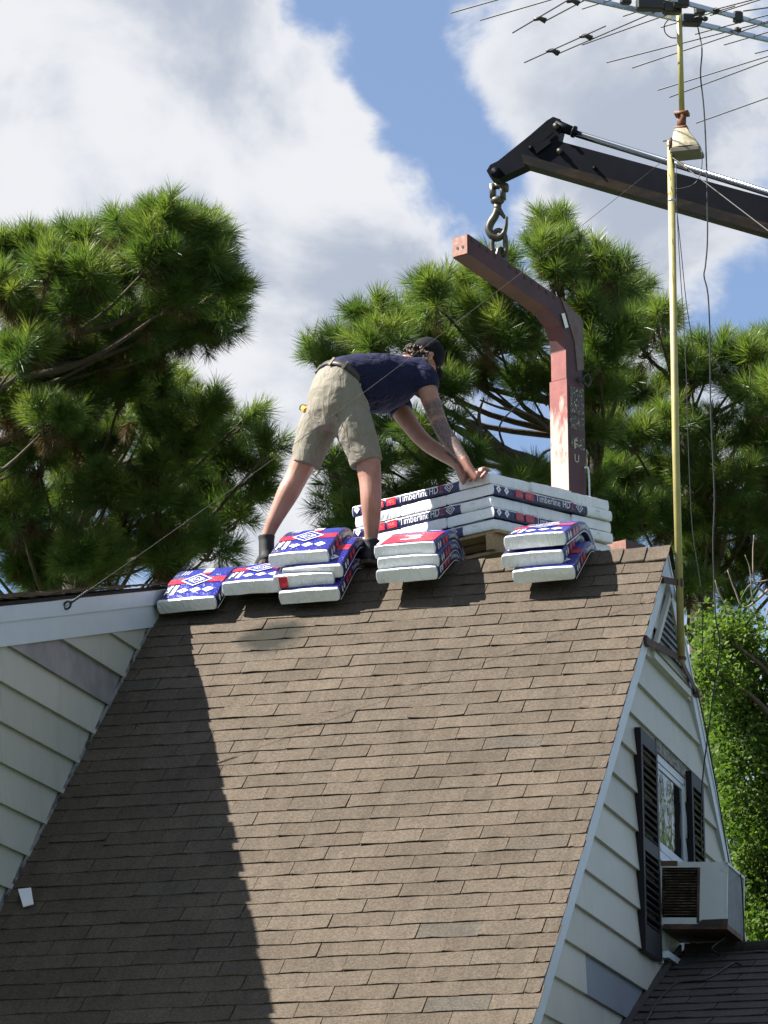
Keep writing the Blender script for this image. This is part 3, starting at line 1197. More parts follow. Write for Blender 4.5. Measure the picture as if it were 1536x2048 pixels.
def section(w, t, h_crown, r=.010):
    """rounded cross-section (a, h), counter-clockwise from lower left; returns points and zone (0 bottom,1 right,2 top,3 left)"""
    pts = []
    x = w/2
    def arc(cx, cz, a0, a1, zone, n=3):
        for i in range(n):
            a = a0+(a1-a0)*i/(n-1)
            pts.append((cx+r*math.cos(a), cz+r*math.sin(a), zone))
    arc(-x+r, r, math.pi, 1.5*math.pi, 0)
    for k in range(1, 4):
        pts.append((-x+r+(w-2*r)*k/4, 0, 0))
    arc(x-r, r, -.5*math.pi, 0, 1)
    pts.append((x+.004, t/2, 1))
    arc(x-r, t-r, 0, .5*math.pi, 2)
    for k in range(1, 6):
        q = k/6
        pts.append((x-r-(w-2*r)*q, t+h_crown*math.sin(math.pi*q), 2))
    arc(-x+r, t-r, .5*math.pi, math.pi, 3)
    pts.append((-x-.004, t/2, 3))
    return pts


def bundle_body(fn, L, w, t, zone_mat, ns=26, crown=.005, seed=0, puff=.008, rr_=.010):
    r_ = np.random.default_rng(seed)
    sec = section(w, t, crown, rr_)
    mb = MB()
    n = len(sec)
    ss = [-puff, -puff*.75, 0, .015]+[L*i/ns for i in range(1, ns)]+[L-.015, L, L+puff*.75, L+puff]
    sc = [.93, .975, .994, 1.0]+[1]*(ns-1)+[1.0, .994, .975, .93]
    jig = r_.normal(0, .0012, (len(ss), n))
    rows = []
    for i, s in enumerate(ss):
        k = sc[i]
        rows.append([fn(a*(1-(1-k)*.35)*(1+.0), s, t/2+(h-t/2)*k+jig[i, j]) for j, (a, h, z) in enumerate(sec)])
    b = len(mb.v)
    for r in rows:
        mb.v += [tuple(map(float, p)) for p in r]
    for i in range(len(rows)-1):
        sm = (ss[i]+ss[i+1])/2
        for j in range(n):
            k2 = (j+1) % n
            mb.f.append((b+i*n+j, b+i*n+k2, b+(i+1)*n+k2, b+(i+1)*n+j))
            z = sec[k2][2] if sec[j][2] != sec[k2][2] and sec[k2][2] in (1, 3) else sec[j][2]
            mb.m.append(zone_mat(z, sm))
    mb.f.append(tuple(range(b+n-1, b-1, -1)))
    e = b+(len(rows)-1)*n
    mb.f.append(tuple(range(e, e+n)))
    mb.m += [1, 1]
    return mb


BM = [M['blue'], M['white'], M['navy'], M['red'], M['greyw']]


def drape(xc, zb, fa, ba=40.0, smid=.50, yaw=0.0, soft=.20, y0=0.0):
    """returns fn(a, s, h) for a bundle bent over the ridge"""
    N = 120
    L = BL
    ss = np.linspace(-.05, L+.05, N)
    x = np.clip((ss-(smid-soft))/(2*soft), 0, 1)
    k = x*x*(3-2*x)
    ang = np.radians(fa)*(1-k)-np.radians(ba)*k
    ds = ss[1]-ss[0]
    yy = np.concatenate(([0], np.cumsum(np.cos((ang[1:]+ang[:-1])/2)*ds)))
    zz = np.concatenate(([0], np.cumsum(np.sin((ang[1:]+ang[:-1])/2)*ds)))
    i0 = np.argmax(zz)
    yy -= yy[i0]
    zz -= zz[i0]
    cy, sy = math.cos(yaw), math.sin(yaw)

    def fn(a, s, h):
        y = np.interp(s, ss, yy)
        z = np.interp(s, ss, zz)
        an = np.interp(s, ss, ang)
        h = h*(1-.22*math.exp(-((s-smid)/.22)**2))
        Y = y-h*math.sin(an)
        Z = z+h*math.cos(an)
        return np.array([xc+a*cy-Y*sy, y0+Y*cy+a*sy, zb+Z])
    return fn


def top_print(P, style):
    w = BW
    if style == 'red':
        P.rect(-w/2+.03, w/2-.01, .03, .30, 1, 3, 8)
        P.word('3', -.05, .10, .13, 0, 1.7)
        P.rect(-w/2+.005, -w/2+.028, .03, .30, 0, 1, 6)
        P.rect(.05, .12, .36, .44, 0, 1, 2)
        return
    P.rect(-w/2+.004, w/2-.004, .205, .275, 1, 4, 3)
    f2 = P.fn
    P.fn = lambda a, b: f2(a, b)+np.array([0, -.0008, .0014])
    P.diamond(0, .238, .098, .088, 2)
    P.fn = lambda a, b: f2(a, b)+np.array([0, -.0020, .0034])
    P.diamond_line(0, .238, .094, .084, .009, 0)
    P.diamond_line(0, .238, .052, .046, .006, 0)
    P.word('GAF', -.030, .226, .026, 0, .95)
    P.fn = f2
    for k in range(3):
        P.diamond(-.045+k*.075, .105, .034, .034, 0)
    P.fn = lambda a, b: f2(a, b)+np.array([0, -.0006, .0009])
    for k in range(3):
        P.diamond(-.045+k*.075, .105, .009, .010, 2 if k != 1 else 1)
    P.fn = f2
    for (a0, b0, b1) in ((-.152, .07, .165), (-.112, .06, .185), (-.098, .06, .185), (-.138, .10, .178)):
        P.quad(((a0, b0), (a0+.008, b0), (a0+.010, b1), (a0+.002, b1)), 0)
    P.rect(-.138, -.122, .165, .185, 0, 1, 1)
    for k in range(3):
        P.quad(((-.125+k*.018, .33), (-.121+k*.018, .33), (-.112+k*.018, .39), (-.116+k*.018, .39)), 0)
    P.rect(.005, .055, .345, .40, 0, 1, 2)
    P.rect(.005, .055, .315, .343, 1, 1, 1)


def side_print(P):
    """right-hand long side of a draped bundle: fn(s, h)"""
    P.rect(0, .97, -.001, .004, 0, 30, 1)
    for s0 in (.17, .235):
        P.rect(s0, s0+.045, .015, .058, 1, 3, 1)
        P.word('HDZ', s0+.005, .030, .014, 0, .7)
    for s0 in (.07, .115):
        P.diamond(s0, .036, .017, .024, 0)
        P.diamond(s0, .036, .006, .009, 3)
    P.word('Timberline', .31, .022, .034, 0, .82)
    P.word('HD', .585, .022, .034, 0, 1.0)
    P.word('Z', .655, .022, .034, 1, 1.0)
    P.diamond_line(.76, .037, .034, .032, .006, 0)


def drape_bundle(xc, zb, fa, style, label, seed, yaw=0.0, smid=.50, y0=0.0, white_left=False, flat_end=False, ba=40., soft=.2):
    fn = drape(xc, zb, fa, ba, smid, yaw, soft, y0)
    base = fn(0, smid, 0)
    b = thing('shingle_bundle', base, label, 'shingle bundle', 'shingle bundles draped over the ridge')

    def zm(z, s):
        if s < .012 or s > BL-.012:
            return 1
        if z == 2:
            return 0
        return 2 if z in (1, 3) else 4
    mb = bundle_body(fn, BL, BW, BT, zm, 30, .004, seed)
    mb.build('wrapped_bundle', BM, b, True).data.set_sharp_from_angle(angle=rad(32))
    P = Print(lambda a, s: fn(a, s, BT+.0028+.004*math.sin(math.pi*min(max((a+BW/2-.014)/(BW-.028), 0), 1))))
    top_print(P, style)
    P.mb.build('top_print', PR, b)['kind'] = 'stuff'
    P = Print(lambda s, h: fn(BW/2+.0062, s, h))
    side_print(P)
    P.mb.build('side_print', PR, b)['kind'] = 'stuff'
    if white_left:
        q = Print(lambda a, h: fn(a, -.0165, h))
        q.rect(-BW/2+.035, -BW/2+.085, .004, BT-.004, 1, 2, 1)
        q.mb.build('red_end_band', PR, b)
    return b


# bottom up in each pile; x is the middle of the front end
drape_bundle(-2.655, .004, 39.5, 'blue', 'single blue bundle at the left end of the ridge, beside the dormer fascia', 1, yaw=-.05, smid=.50)
drape_bundle(-2.295, .010, 31, 'blue', 'lone blue bundle under the worker\'s left boot, beside the dormer end bundle', 2, yaw=.0, smid=.475)
drape_bundle(-1.950, .006, 39.5, 'blue', 'lowest bundle of the four-high pile between the worker\'s feet', 3, yaw=-.02)
drape_bundle(-2.005, .068, 36, 'blue', 'second bundle from the bottom in the four-high pile, red band on its white end', 4, yaw=.03, smid=.49, white_left=True)
drape_bundle(-1.930, .128, 39, 'blue', 'third bundle from the bottom in the pile between the worker\'s feet', 5, yaw=-.03, smid=.485)
drape_bundle(-2.012, .190, 36, 'blue', 'top bundle of the four-high pile between the worker\'s feet', 6, yaw=-.03, smid=.475)
drape_bundle(-1.385, .012, 29, 'blue', 'lowest of three bundles just right of the worker\'s right foot', 7, yaw=-.02, smid=.49, soft=.17)
drape_bundle(-1.392, .072, 28, 'blue', 'middle of three bundles just right of the worker\'s right foot', 8, yaw=.015, smid=.485, soft=.17)
drape_bundle(-1.398, .130, 26, 'red', 'red-topped bundle on the three-high pile right of the worker\'s foot', 9, yaw=-.02, smid=.485, soft=.17)
drape_bundle(-.600, .006, 35, 'blue', 'lowest of three bundles on the ridge nearest the gable end', 10, yaw=-.04, soft=.17)
drape_bundle(-.665, .066, 31, 'blue', 'middle of three bundles on the ridge nearest the gable end', 11, yaw=-.04, smid=.485, soft=.17)
drape_bundle(-.640, .124, 25, 'blue', 'top of three bundles on the ridge nearest the gable end', 12, yaw=-.06, smid=.485, soft=.17)

# ================================================================== pallet load
TH = rad(64.0)
PL = 1.06
PV = 1.11
LH = .0675
uh = np.array([-math.sin(TH), math.cos(TH), -.012])
vh = np.array([math.cos(TH), math.sin(TH), .045])
uh /= np.linalg.norm(uh)
vh -= uh*(vh@uh)
vh /= np.linalg.norm(vh)
wh = np.cross(vh, uh)
wh = wh if wh[2] > 0 else -wh
FC = atY(985, 941, .10)                 # upper front corner of the load
BASE = FC-wh*LH*5


def pf(u, v, w): return BASE+uh*u+vh*v+wh*w


ordn = ['bottom', 'second', 'third', 'fourth', 'top']
pos_u = ['printed long side facing the worker', 'middle white end on the right side', 'rightmost white end']
pos_v = ['printed long side facing right', 'middle white end on the left side', 'leftmost white end']
rb = random.Random(5)
for layer in range(5):
    along_u = (layer % 2 == 0)
    for idx in range(3):
        w0 = layer*LH
        span = PV if along_u else PL
        bw = span/3-.005
        off = idx*span/3+bw/2+.0025
        j1, j2 = rb.uniform(-.014, .010), rb.uniform(-.002, .002)
        skew = rb.uniform(-.008, .008)
        if along_u:
            fn = (lambda off, w0, j1, skew: lambda a, s, h: pf(PL-s-j1, off-a*1.0+skew*(s-.5), w0+h))(off, w0, j1, skew)
            # a>0 must face the worker (small v)
        else:
            fn = (lambda off, w0, j1, skew: lambda a, s, h: pf(off-a+skew*(s-.5), s+j1, w0+h))(off, w0, j1, skew)
        Lb = (PL if along_u else PV)-.02
        lab = '%s layer of the pallet load, bundle with its %s' % (ordn[layer].capitalize() if False else ordn[layer], (pos_u if along_u else pos_v)[idx])
        b = thing('pallet_bundle', fn(0, Lb/2, 0), lab, 'shingle bundle', 'shingle bundles stacked on the pallet')

        def zm(z, s, idx=idx):
            if s < .006 or s > Lb-.006:
                return 1
            if z == 1:
                return 2 if s < Lb*.785 else 1
            return 1
        mb = bundle_body(fn, Lb, bw, LH-.008, zm, 14, .001, 40+layer*3+idx, .004, .007)
        mb.build('wrapped_bundle', BM, b, True).data.set_sharp_from_angle(angle=rad(32))
        if idx == 0:
            P = Print(lambda s, h: fn(bw/2+.0058, s, h))
            k = Lb
            P.diamond(.035*k, .033, .022, .024, 0)
            P.diamond(.035*k, .033, .008, .009, 3)
            P.diamond(.100*k, .033, .022, .024, 0)
            P.diamond(.100*k, .033, .008, .009, 3)
            P.rect(.175*k, .235*k, .010, .054, 1, 1, 1)
            P.rect(.255*k, .325*k, .010, .054, 1, 1, 1)
            P.word('HDZ', .182*k, .026, .016, 0, 1.0)
            P.word('HDZ', .264*k, .026, .016, 0, 1.0)
            P.word('Timberline', .345*k, .013, .042, 0, 1.0, .222)
            P.word('HD', .572*k, .013, .042, 0, 1.0, .066)
            P.word('Z', .642*k, .013, .042, 1, 1.0, .030)
            P.diamond_line(.715*k, .034, .034, .030, .005, 0)
            P.diamond_line(.715*k, .034, .017, .015, .004, 0)
            P.word('30.8 sq ft', .86*k, .034, .008, 3)
            P.mb.build('side_print', PR, b)['kind'] = 'stuff'

# --- wooden pallet
pal = thing('wooden_pallet', pf(.52, .52, -.15), 'wooden pallet carrying the stacked bundles behind the ridge', 'pallet')
for i in range(6):
    m = MB()
    v0 = .02+i*.175
    m.hexa([pf(.0, v0, -.019), pf(1.05, v0, -.019), pf(1.05, v0+.125, -.019), pf(.0, v0+.125, -.019), pf(0, v0, -.001), pf(1.05, v0, -.001), pf(1.05, v0+.125, -.001), pf(0, v0+.125, -.001)])
    m.build('deck_board', M['wood'], pal)
for i in range(3):
    u0 = .03+i*.47
    m = MB()
    m.hexa([pf(u0, .0, -.115), pf(u0+.045, .0, -.115), pf(u0+.045, 1.06, -.115), pf(u0, 1.06, -.115), pf(u0, 0, -.0195), pf(u0+.045, 0, -.0195), pf(u0+.045, 1.06, -.0195), pf(u0, 1.06, -.0195)])
    m.build('stringer', M['wood'], pal)
for i in range(4):
    v0 = .03+i*.30
    m = MB()
    m.hexa([pf(.0, v0, -.134), pf(1.05, v0, -.134), pf(1.05, v0+.10, -.134), pf(.0, v0+.10, -.134), pf(0, v0, -.1155), pf(1.05, v0, -.1155), pf(1.05, v0+.10, -.1155), pf(0, v0+.10, -.1155)])
    m.build('bottom_board', M['wood'], pal)

# ================================================================== red pallet lifter hanging from the crane
CU = .525
uh2 = np.array([-math.sin(TH), math.cos(TH), 0.])
vh2 = np.array([math.cos(TH), math.sin(TH), 0.])
Z2 = np.array([0, 0, 1.])
LO = BASE+uh*CU
LO = np.array([LO[0], LO[1], 0.0])


def lf(u, v, z): return LO+uh2*u+vh2*v+Z2*z


def lplane(px, py):
    P_ = on_plane(px, py, uh2, LO@uh2)
    d = P_-LO
    return d@vh2, P_[2]


lift = thing('pallet_lifter', lf(0, 1.35, .1), 'worn red steel pallet lifter hanging from the crane hook', 'pallet lifter')
hw = .060
tv, tz = lplane(921, 492)
ev, ez = lplane(1112, 625)
pv0, _ = lplane(1106, 900)
pv0 += .16*0
pv0 = lplane(1121, 900)[0]
pv1 = pv0+.15
sl_ = (ez-tz)/(ev-tv)
aht = .062
prof = [(tv, tz+aht), (ev-.03, tz+aht+sl_*(ev-.03-tv)), (pv1-.02, ez-.02), (pv1, ez-.09), (pv1, ez-.24), (pv0, ez-.24), (pv0-.015, ez-.17), (pv0-.06, ez-.10), (ev-.14, tz-aht+sl_*(ev-.14-tv)), (tv, tz-aht)]
m = MB()
m.prism([lf(-hw, a, b) for a, b in prof], uh2*2*hw)
m.build('arm', M['redsteel'], lift)
m = MB()
mid = (tz)
m.hexa([lf(-hw+.004, tv-.006, tz-aht+.004), lf(hw-.004, tv-.006, tz-aht+.004), lf(hw-.004, tv-.0005, tz-aht+.004), lf(-hw+.004, tv-.0005, tz-aht+.004),
        lf(-hw+.004, tv-.006, tz+aht-.004), lf(hw-.004, tv-.006, tz+aht-.004), lf(hw-.004, tv-.0005, tz+aht-.004), lf(-hw+.004, tv-.0005, tz+aht-.004)])
m.build('end_plate', M['cap_end'], lift)
for du in (-.022, .018):
    m = MB()
    m.tube([lf(du, tv-.008, tz-.012), lf(du, tv-.002, tz-.012)], .010, 10)
    m.build('end_hole', M['trim_gap'], lift)
# lug holes along the upper edge
m = MB()
for i in range(12):
    a = tv+.04+i*.07
    if abs(a-(tv+.30)) < .05:
        continue
    c = lf(-hw-.0015, a, tz+aht*.62+sl_*(a-tv))
    m.box(c, uh2*.001, vh2*.009+Z2*.009*sl_, Z2*.010)
m.build('edge_notches', M['trim_gap'], lift)['kind'] = 'stuff'
zs = lplane(1121, 762)[1]
zbot = .10
m = MB()
m.hexa([lf(-hw, pv0, zs), lf(hw, pv0, zs), lf(hw, pv1, zs), lf(-hw, pv1, zs), lf(-hw, pv0, ez-.2405), lf(hw, pv0, ez-.2405), lf(hw, pv1, ez-.2405), lf(-hw, pv1, ez-.2405)])
m.build('inner_post', M['redsteel'], lift)
m = MB()
e_ = .008
m.hexa([lf(-hw-e_, pv0-e_, zbot), lf(hw+e_, pv0-e_, zbot), lf(hw+e_, pv1+e_, zbot), lf(-hw-e_, pv1+e_, zbot), lf(-hw-e_, pv0-e_, zs), lf(hw+e_, pv0-e_, zs), lf(hw+e_, pv1+e_, zs), lf(-hw-e_, pv1+e_, zs)])
m.build('sleeve', M['redsteel'], lift)
zm_ = lplane(1121, 838)[1]
for nm, z0, z1, pv, mt in (('worn_lit_plate', zs+.004, ez-.25, pv0-.003, 'redworn_lit'), ('worn_lit_plate', zbot+.02, zs-.002, pv0-e_-.003, 'post_face')):  # thin plates carrying worn paint and the front's painted-in sunlight
    m = MB()
    h_ = hw-.002 if mt == 'redworn_lit' and z0 > zs else hw+e_-.001
    m.hexa([lf(-h_, pv, z0), lf(h_, pv, z0), lf(h_, pv+.0025, z0), lf(-h_, pv+.0025, z0), lf(-h_, pv, z1), lf(h_, pv, z1), lf(h_, pv+.0025, z1), lf(-h_, pv+.0025, z1)])
    m.build(nm, M[mt], lift)
# grey gusset and white sticker at the bend
m = MB()
m.prism([lf(-hw-.006, a, b) for a, b in ((ev-.03, ez+.075), (pv1+.012, ez-.02), (pv1+.012, ez-.34), (pv1-.05, ez-.36), (pv1-.07, ez-.18), (ev+.02, ez-.01))], uh2*.0055)
m.build('gusset', mat('gusset_grey', (.12, .085, .08), .5, var=.3, vscale=14, dark=(.14, .05, .045), dscale=10, damt=(.5, .65)), lift)
m = MB()
s0 = np.array(lplane(1139, 652))
dv = np.array([.40, -.92])
dv2 = np.array([.92, .40])
pp = [s0+dv*.045+dv2*.016, s0+dv*.045-dv2*.016, s0-dv*.045-dv2*.016, s0-dv*.045+dv2*.016]
m.prism([lf(-hw-.0095, a-.13, b-.01) for a, b in pp], uh2*.003)
m.build('white_sticker', M['ink'], lift)
# dark plates with pale worn marks on the right-hand face of the sleeve
for (ya, yb) in ((785, 838), (842, 868), (882, 905)):
    za, zb_ = lplane(1150, ya)[1], lplane(1150, yb)[1]
    m = MB()
    m.hexa([lf(-hw-e_-.003, pv0+.012, zb_), lf(-hw-e_-.0005, pv0+.012, zb_), lf(-hw-e_-.0005, pv1-.004, zb_), lf(-hw-e_-.003, pv1-.004, zb_),
            lf(-hw-e_-.003, pv0+.012, za), lf(-hw-e_-.0005, pv0+.012, za), lf(-hw-e_-.0005, pv1-.004, za), lf(-hw-e_-.003, pv1-.004, za)])
    m.build('worn_decal', mat('worn_decal', (.05, .042, .036), .6, dark=(.42, .38, .33), dscale=55, damt=(.57, .60)) if 'worn_decal' not in bpy.data.materials else bpy.data.materials['worn_decal'], lift)
v_, f_ = text_mesh('F')
m = MB()
zz = lplane(1150, 908)[1]
for q in f_:
    m.face([lf(-hw-e_-.005, pv0+.045+v_[i, 0]*.06, zz+v_[i, 1]*.06) for i in q])
v_, f_ = text_mesh('U')
zz = lplane(1150, 934)[1]
for q in f_:
    m.face([lf(-hw-e_-.005, pv0+.045+v_[i, 0]*.05, zz+v_[i, 1]*.05) for i in q])
m.build('stencilled_letters', mat('pale_stencil', (.5, .44, .38), .6), lift)
m = MB()
zp = lplane(1158, 770)[1]
m.tube([lf(-hw-.035, pv1-.03, zp), lf(hw+.03, pv1-.03, zp)], .012, 10)
m.tube(smoothpath([lf(-hw-.03, pv1-.03, zp+.01), lf(-hw-.04, pv1+.01, zp+.04), lf(-hw-.04, pv1+.035, zp), lf(-hw-.035, pv1+.01, zp-.035), lf(-hw-.03, pv1-.03, zp-.01)], 4), .005, 6)
m.build('locking_pin', M['blackplastic'], lift, True)
m = MB()
m.tube(smoothpath([lf(-hw-.012, pv1-.01, .95), lf(-hw-.035, pv1, .93), lf(-hw-.035, pv1, .70), lf(-hw-.012, pv1-.01, .68)], 5), .006, 6)
m.build('side_handle', M['trim'], lift, True)
# carriage beam and forks
Pb = on_plane(1245, 1082, vh2, (LO+vh2*(pv0-.005))@vh2)
cz = float(Pb[2])
cu_off = float((Pb-LO)@uh2)
print('carriage', cz, cu_off, 'post v', pv0, 'tip', tv, tz, 'elbow', ev, ez)
cz = min(max(cz, .02), .35)
bz0, bz1 = cz-.05, cz+.045
m = MB()
eu = cu_off-.035
m.hexa([lf(eu, pv0-.02, bz0), lf(-eu, pv0-.02, bz0), lf(-eu, pv1+.02, bz0), lf(eu, pv1+.02, bz0), lf(eu, pv0-.02, bz1), lf(-eu, pv0-.02, bz1), lf(-eu, pv1+.02, bz1), lf(eu, pv1+.02, bz1)])
m.build('carriage_beam', M['cap_end'], lift)
m = MB()
m.hexa([lf(eu-.003, pv0-.018, bz0), lf(eu-.0005, pv0-.018, bz0), lf(eu-.0005, pv1+.018, bz0), lf(eu-.003, pv1+.018, bz0), lf(eu-.003, pv0-.018, bz1), lf(eu-.0005, pv0-.018, bz1), lf(eu-.0005, pv1+.018, bz1), lf(eu-.003, pv1+.018, bz1)])
m.build('shaded_beam_end', M['redsteel'], lift)  # thin dark red sheet, shade of the beam's right end painted on
for du in (-.27, .27):
    m = MB()
    z1 = float((pf(.5, .5, -.02))[2])
    m.hexa([lf(du-.05, .06, -.048+.045), lf(du+.05, .06, -.048+.045), lf(du+.05, pv0-.021, bz0), lf(du-.05, pv0-.021, bz0), lf(du-.05, .06, .055), lf(du+.05, .06, .055), lf(du+.05, pv0-.021, bz0+.05), lf(du-.05, pv0-.021, bz0+.05)])
    m.build('fork', M['redsteel'], lift)
# lifting lug
lv, lz = lplane(996, 506)
m = MB()
for du in (-.030, .022):
    m.prism([lf(du, lv-.055, lz-.035), lf(du, lv+.06, lz-.055), lf(du, lv+.035, lz+.02), lf(du, lv, lz+.035), lf(du, lv-.035, lz+.018)], uh2*.010)
m.build('lifting_lug', M['steel'], lift)

# ================================================================== crane hook
hk = atY(995, 380, .96)
yb = float(lf(0, lv, 0)[1])
hook = thing('crane_hook', atY(995, 470, yb), 'steel swivel hook and shackle hanging from the boom tip', 'hook')
H = lambda x, y, dy=0.0: atY(x, y, yb+dy)
m = MB()
m.tube([H(982, 372), H(1014, 372)], .020, 10)
m.box(H(986, 384), (.014, 0, 0), (0, .03, 0), (0, 0, .045))
m.box(H(1006, 384), (.012, 0, 0), (0, .03, 0), (0, 0, .045))
m.tube([H(1008, 376), H(1016, 376)], .027, 10)
m.build('clevis', M['steel'], hook, True)
m = MB()
m.sphere(H(995, 401), (.045, .04, .028), 12)
m.tube([H(995, 408), H(995, 424)], [.026, .020], 10)
m.build('swivel', M['steel'], hook, True)
m = MB()
pth = smoothpath([H(995, 418), H(990, 432), H(981, 447), H(978, 460), H(984, 472), H(996, 476), H(1007, 468), H(1012, 452), H(1014, 434)], 5)
n_ = len(pth)
m.tube(pth, [(.022+.014*math.sin(math.pi*min(i/(n_-1)*1.25, 1)), .024*(1-.75*max(0, i/(n_-1)-.55)/.45)) for i in range(n_)], 10)
m.build('hook_body', M['steel'], hook, True)
m = MB()
m.tube(smoothpath([H(998, 420), H(1004, 428), H(1010, 436)], 4), [.018, .018, .016, .015, .014, .012, .012, .011, .010][:9], 8)
m.build('safety_latch', M['steel'], hook, True)
m = MB()
pts = [H(986, 474), H(984, 490), H(987, 508), H(996, 512, -.0), H(1010, 507), H(1011, 488), H(1009, 470), H(1000, 461), H(991, 463), H(986, 474)]
m.tube(smoothpath(pts, 4), .016, 8)
m.build('chain_link', M['steel'], hook, True)

# ================================================================== crane boom
boom = thing('crane_boom', atY(1536, 430, yb), 'black knuckle boom arm of a crane reaching in from the right', 'crane')


def B(x, y, d=0.0): return atY(x, y, yb+d)


ex = 2900
def top_y(x): return 287+(x-1118)*.2715
def bot_y(x): return 333+(x-1052)*.2855


def hull(poly, y0, y1, name, mt, parent):
    m = MB()
    a = [np.array(B(*p)) for p in poly]
    m.prism([p+np.array([0, y0, 0]) for p in a], (0, y1-y0, 0))
    return m.build(name, mt, parent)


hull([(1118, top_y(1118)), (1060, 300), (1052, bot_y(1052)), (ex, bot_y(ex)-26), (ex, top_y(ex))][::1], -.055, .055, 'boom_section', M['crane'], boom)
hull([(1046, bot_y(1046)-17), (1052, bot_y(1052)+1), (ex, bot_y(ex)+3), (ex, bot_y(ex)-24)][::1], -.062, .062, 'lower_flange', M['crane_under'], boom)
hull([(1002, 362), (984, 360), (977, 347), (984, 335), (1000, 327), (1062, 277), (1098, 246), (1110, 239), (1124, 244), (1126, 262), (1119, 292), (1062, 334)], -.05, .05, 'boom_tip', M['crane'], boom)
m = MB()
m.tube([B(1112, 250, -.02), B(1146, 263, -.02)], [.036, .030], 12)
m.tube([B(1146, 263, -.02), B(1150, 264.3, -.02)], [.038, .038], 12)
m.build('cylinder_head', M['crane'], boom, True)
m = MB()
m.tube([B(1150, 264.5, -.02), B(ex, 264.5+(ex-1150)*.308, -.02)], .015, 10)
m.build('cylinder_rod', M['chrome'], boom, True)
m = MB()
m.tube([B(1150, 270.5, .03), B(ex, 270.5+(ex-1150)*.308, .03)], .011, 8)
m.build('hydraulic_pipe', M['crane'], boom, True)
for (x, y, r, d) in ((992, 345, .034, -.085), (1119, 302, .018, -.07), (1189, 336, .012, -.07), (1062, 296, .016, -.065), (1112, 252, .020, -.085)):
    m = MB()
    m.tube([B(x, y, d), B(x, y, -d)], r, 12)
    m.tube([B(x, y, d-.012), B(x, y, d)], r*.6, 10)
    m.build('pivot_pin', M['steel'] if r > .017 and x > 1000 else M['crane'], boom, True)
m = MB()
m.box(B(1085, 292, -.066), (.045, 0, .030), (0, .006, 0), (-.01, 0, .016))
m.box(B(1092, 270, -.066), (.035, 0, .028), (0, .006, 0), (-.012, 0, .015))
m.build('weld_plate', M['crane'], boom)

# ================================================================== television antenna on its mast
ant = thing('television_antenna', atY(1364, 1322, 0.0), 'television antenna on a tall yellowed mast strapped to the gable', 'antenna')
m = MB()
p_top, p_bot = atY(1341, 282, -.0), atY(1363, 1325, 0.0)
p_mid = atY(1351.5, 900, 0.0)
m.tube([p_bot, p_mid, p_top], .0205, 14)
m.build('lower_mast', M['mast'], ant, True)
m = MB()
for y, y2 in ((398, 404),):
    a = atY(1343.5, y, 0)
    b = atY(1343.6, y2, 0)
    m.tube([a, b], .0225, 12)
m.build('tape_band', M['alu'], ant, True)
u_bot, u_top = atY(1364, 232, 0), atY(1357, -12, 0)
m = MB()
m.tube([u_bot, u_top], .0165, 12)
m.build('upper_mast', M['mast'], ant, True)
m = MB()
for (x, y, w) in ((1364, 228, .040), (1363, 258, .036)):
    c = atY(x, y, 0)
    m.box(c, (w, 0, 0), (0, .03, 0), (0, 0, .010))
m.tube([atY(1363.5, 226, 0), atY(1363, 262, 0)], .026, 10)
m.build('rusty_clamp', mat('clamp_rust', (.17, .055, .022), .7, var=.4, vscale=40, dark=(.05, .025, .016), dscale=30, damt=(.5, .6)), ant, True)
m = MB()
rings = []
for (y, x0, x1, dd) in ((262, 1350, 1377, .040), (272, 1347, 1383, .055), (285, 1346, 1393, .070), (297, 1346, 1401, .080), (303, 1345, 1403, .082)):
    a, b = atY(x0, y, 0), atY(x1, y, 0)
    ring = []
    for k in range(16):
        an = 2*math.pi*k/16
        cx, cy = math.cos(an), math.sin(an)
        q = max(abs(cx), abs(cy))**.6
        ring.append([(a[0]+b[0])/2+(b[0]-a[0])/2*cx/q, dd*cy/q, a[2]])
    rings.append(ring)
m.loft(rings[::-1])
m.build('rotator_housing', M['rotor'], ant, False)
m = MB()
a, b = atY(1345, 303.5, 0), atY(1404, 303.5, 0)
m.bevel_box(((a[0]+b[0])/2, 0, a[2]-.018), ((b[0]-a[0])/2, 0, 0), (0, .080, 0), (0, 0, .016), .006)
m.build('rotator_base', M['rotor_dark'], ant)
m = MB()
c = atY(1338, 284, 0)
m.tube([c+(-.035, 0, .01), c+(.02, 0, .01)], .005, 6)
m.tube([atY(1341, 276, -.03), atY(1341, 300, -.03)], .011, 8)
m.build('mast_cap_bolt', M['rust'], ant, True)
# mast brackets
m = MB()
pm = atY(1357, 1167, 0)
k1, k2 = np.array([.012, -.235, -.235]), np.array([.012, .225, -.235])
for a in (k1, k2):
    b = np.array([pm[0], pm[1]-.02 if a[1] < 0 else pm[1]+.02, pm[2]+.0])
    d = (b-a)
    L_ = np.linalg.norm(d)
    d /= L_
    m.box((a+b)/2, d*L_/2, np.cross(d, Z2)*.003, Z2*.018)
    m.box(a+(-.012, 0, -.0), (.016, 0, 0), (0, .012, 0), (0, 0, .018))
m.box(pm+(.022, 0, 0), (.004, 0, 0), (0, .028, 0), (0, 0, .022))
m.build('upper_bracket', M['rust'], ant)
m = MB()
pm = atY(1363.5, 1322, 0)
for a in (np.array([.008, -.735, -.69]), np.array([.008, .70, -.675])):
    b = np.array([pm[0]-.012, pm[1], pm[2]+.02])
    e = a+np.array([.055, 0, 0])
    d = b-a
    L_ = np.linalg.norm(d)
    d /= L_
    m.box((a+b)/2, d*L_/2, np.array([.003, 0, 0]), np.cross(d, [1, 0, 0])*.020)
    m.box(a+(-.004, .0, -.0), (.012, 0, 0), (0, .05, 0), (0, 0, .022))
m.tube([pm+(-.0, 0, .005), pm+(0, 0, .022)], .026, 10)
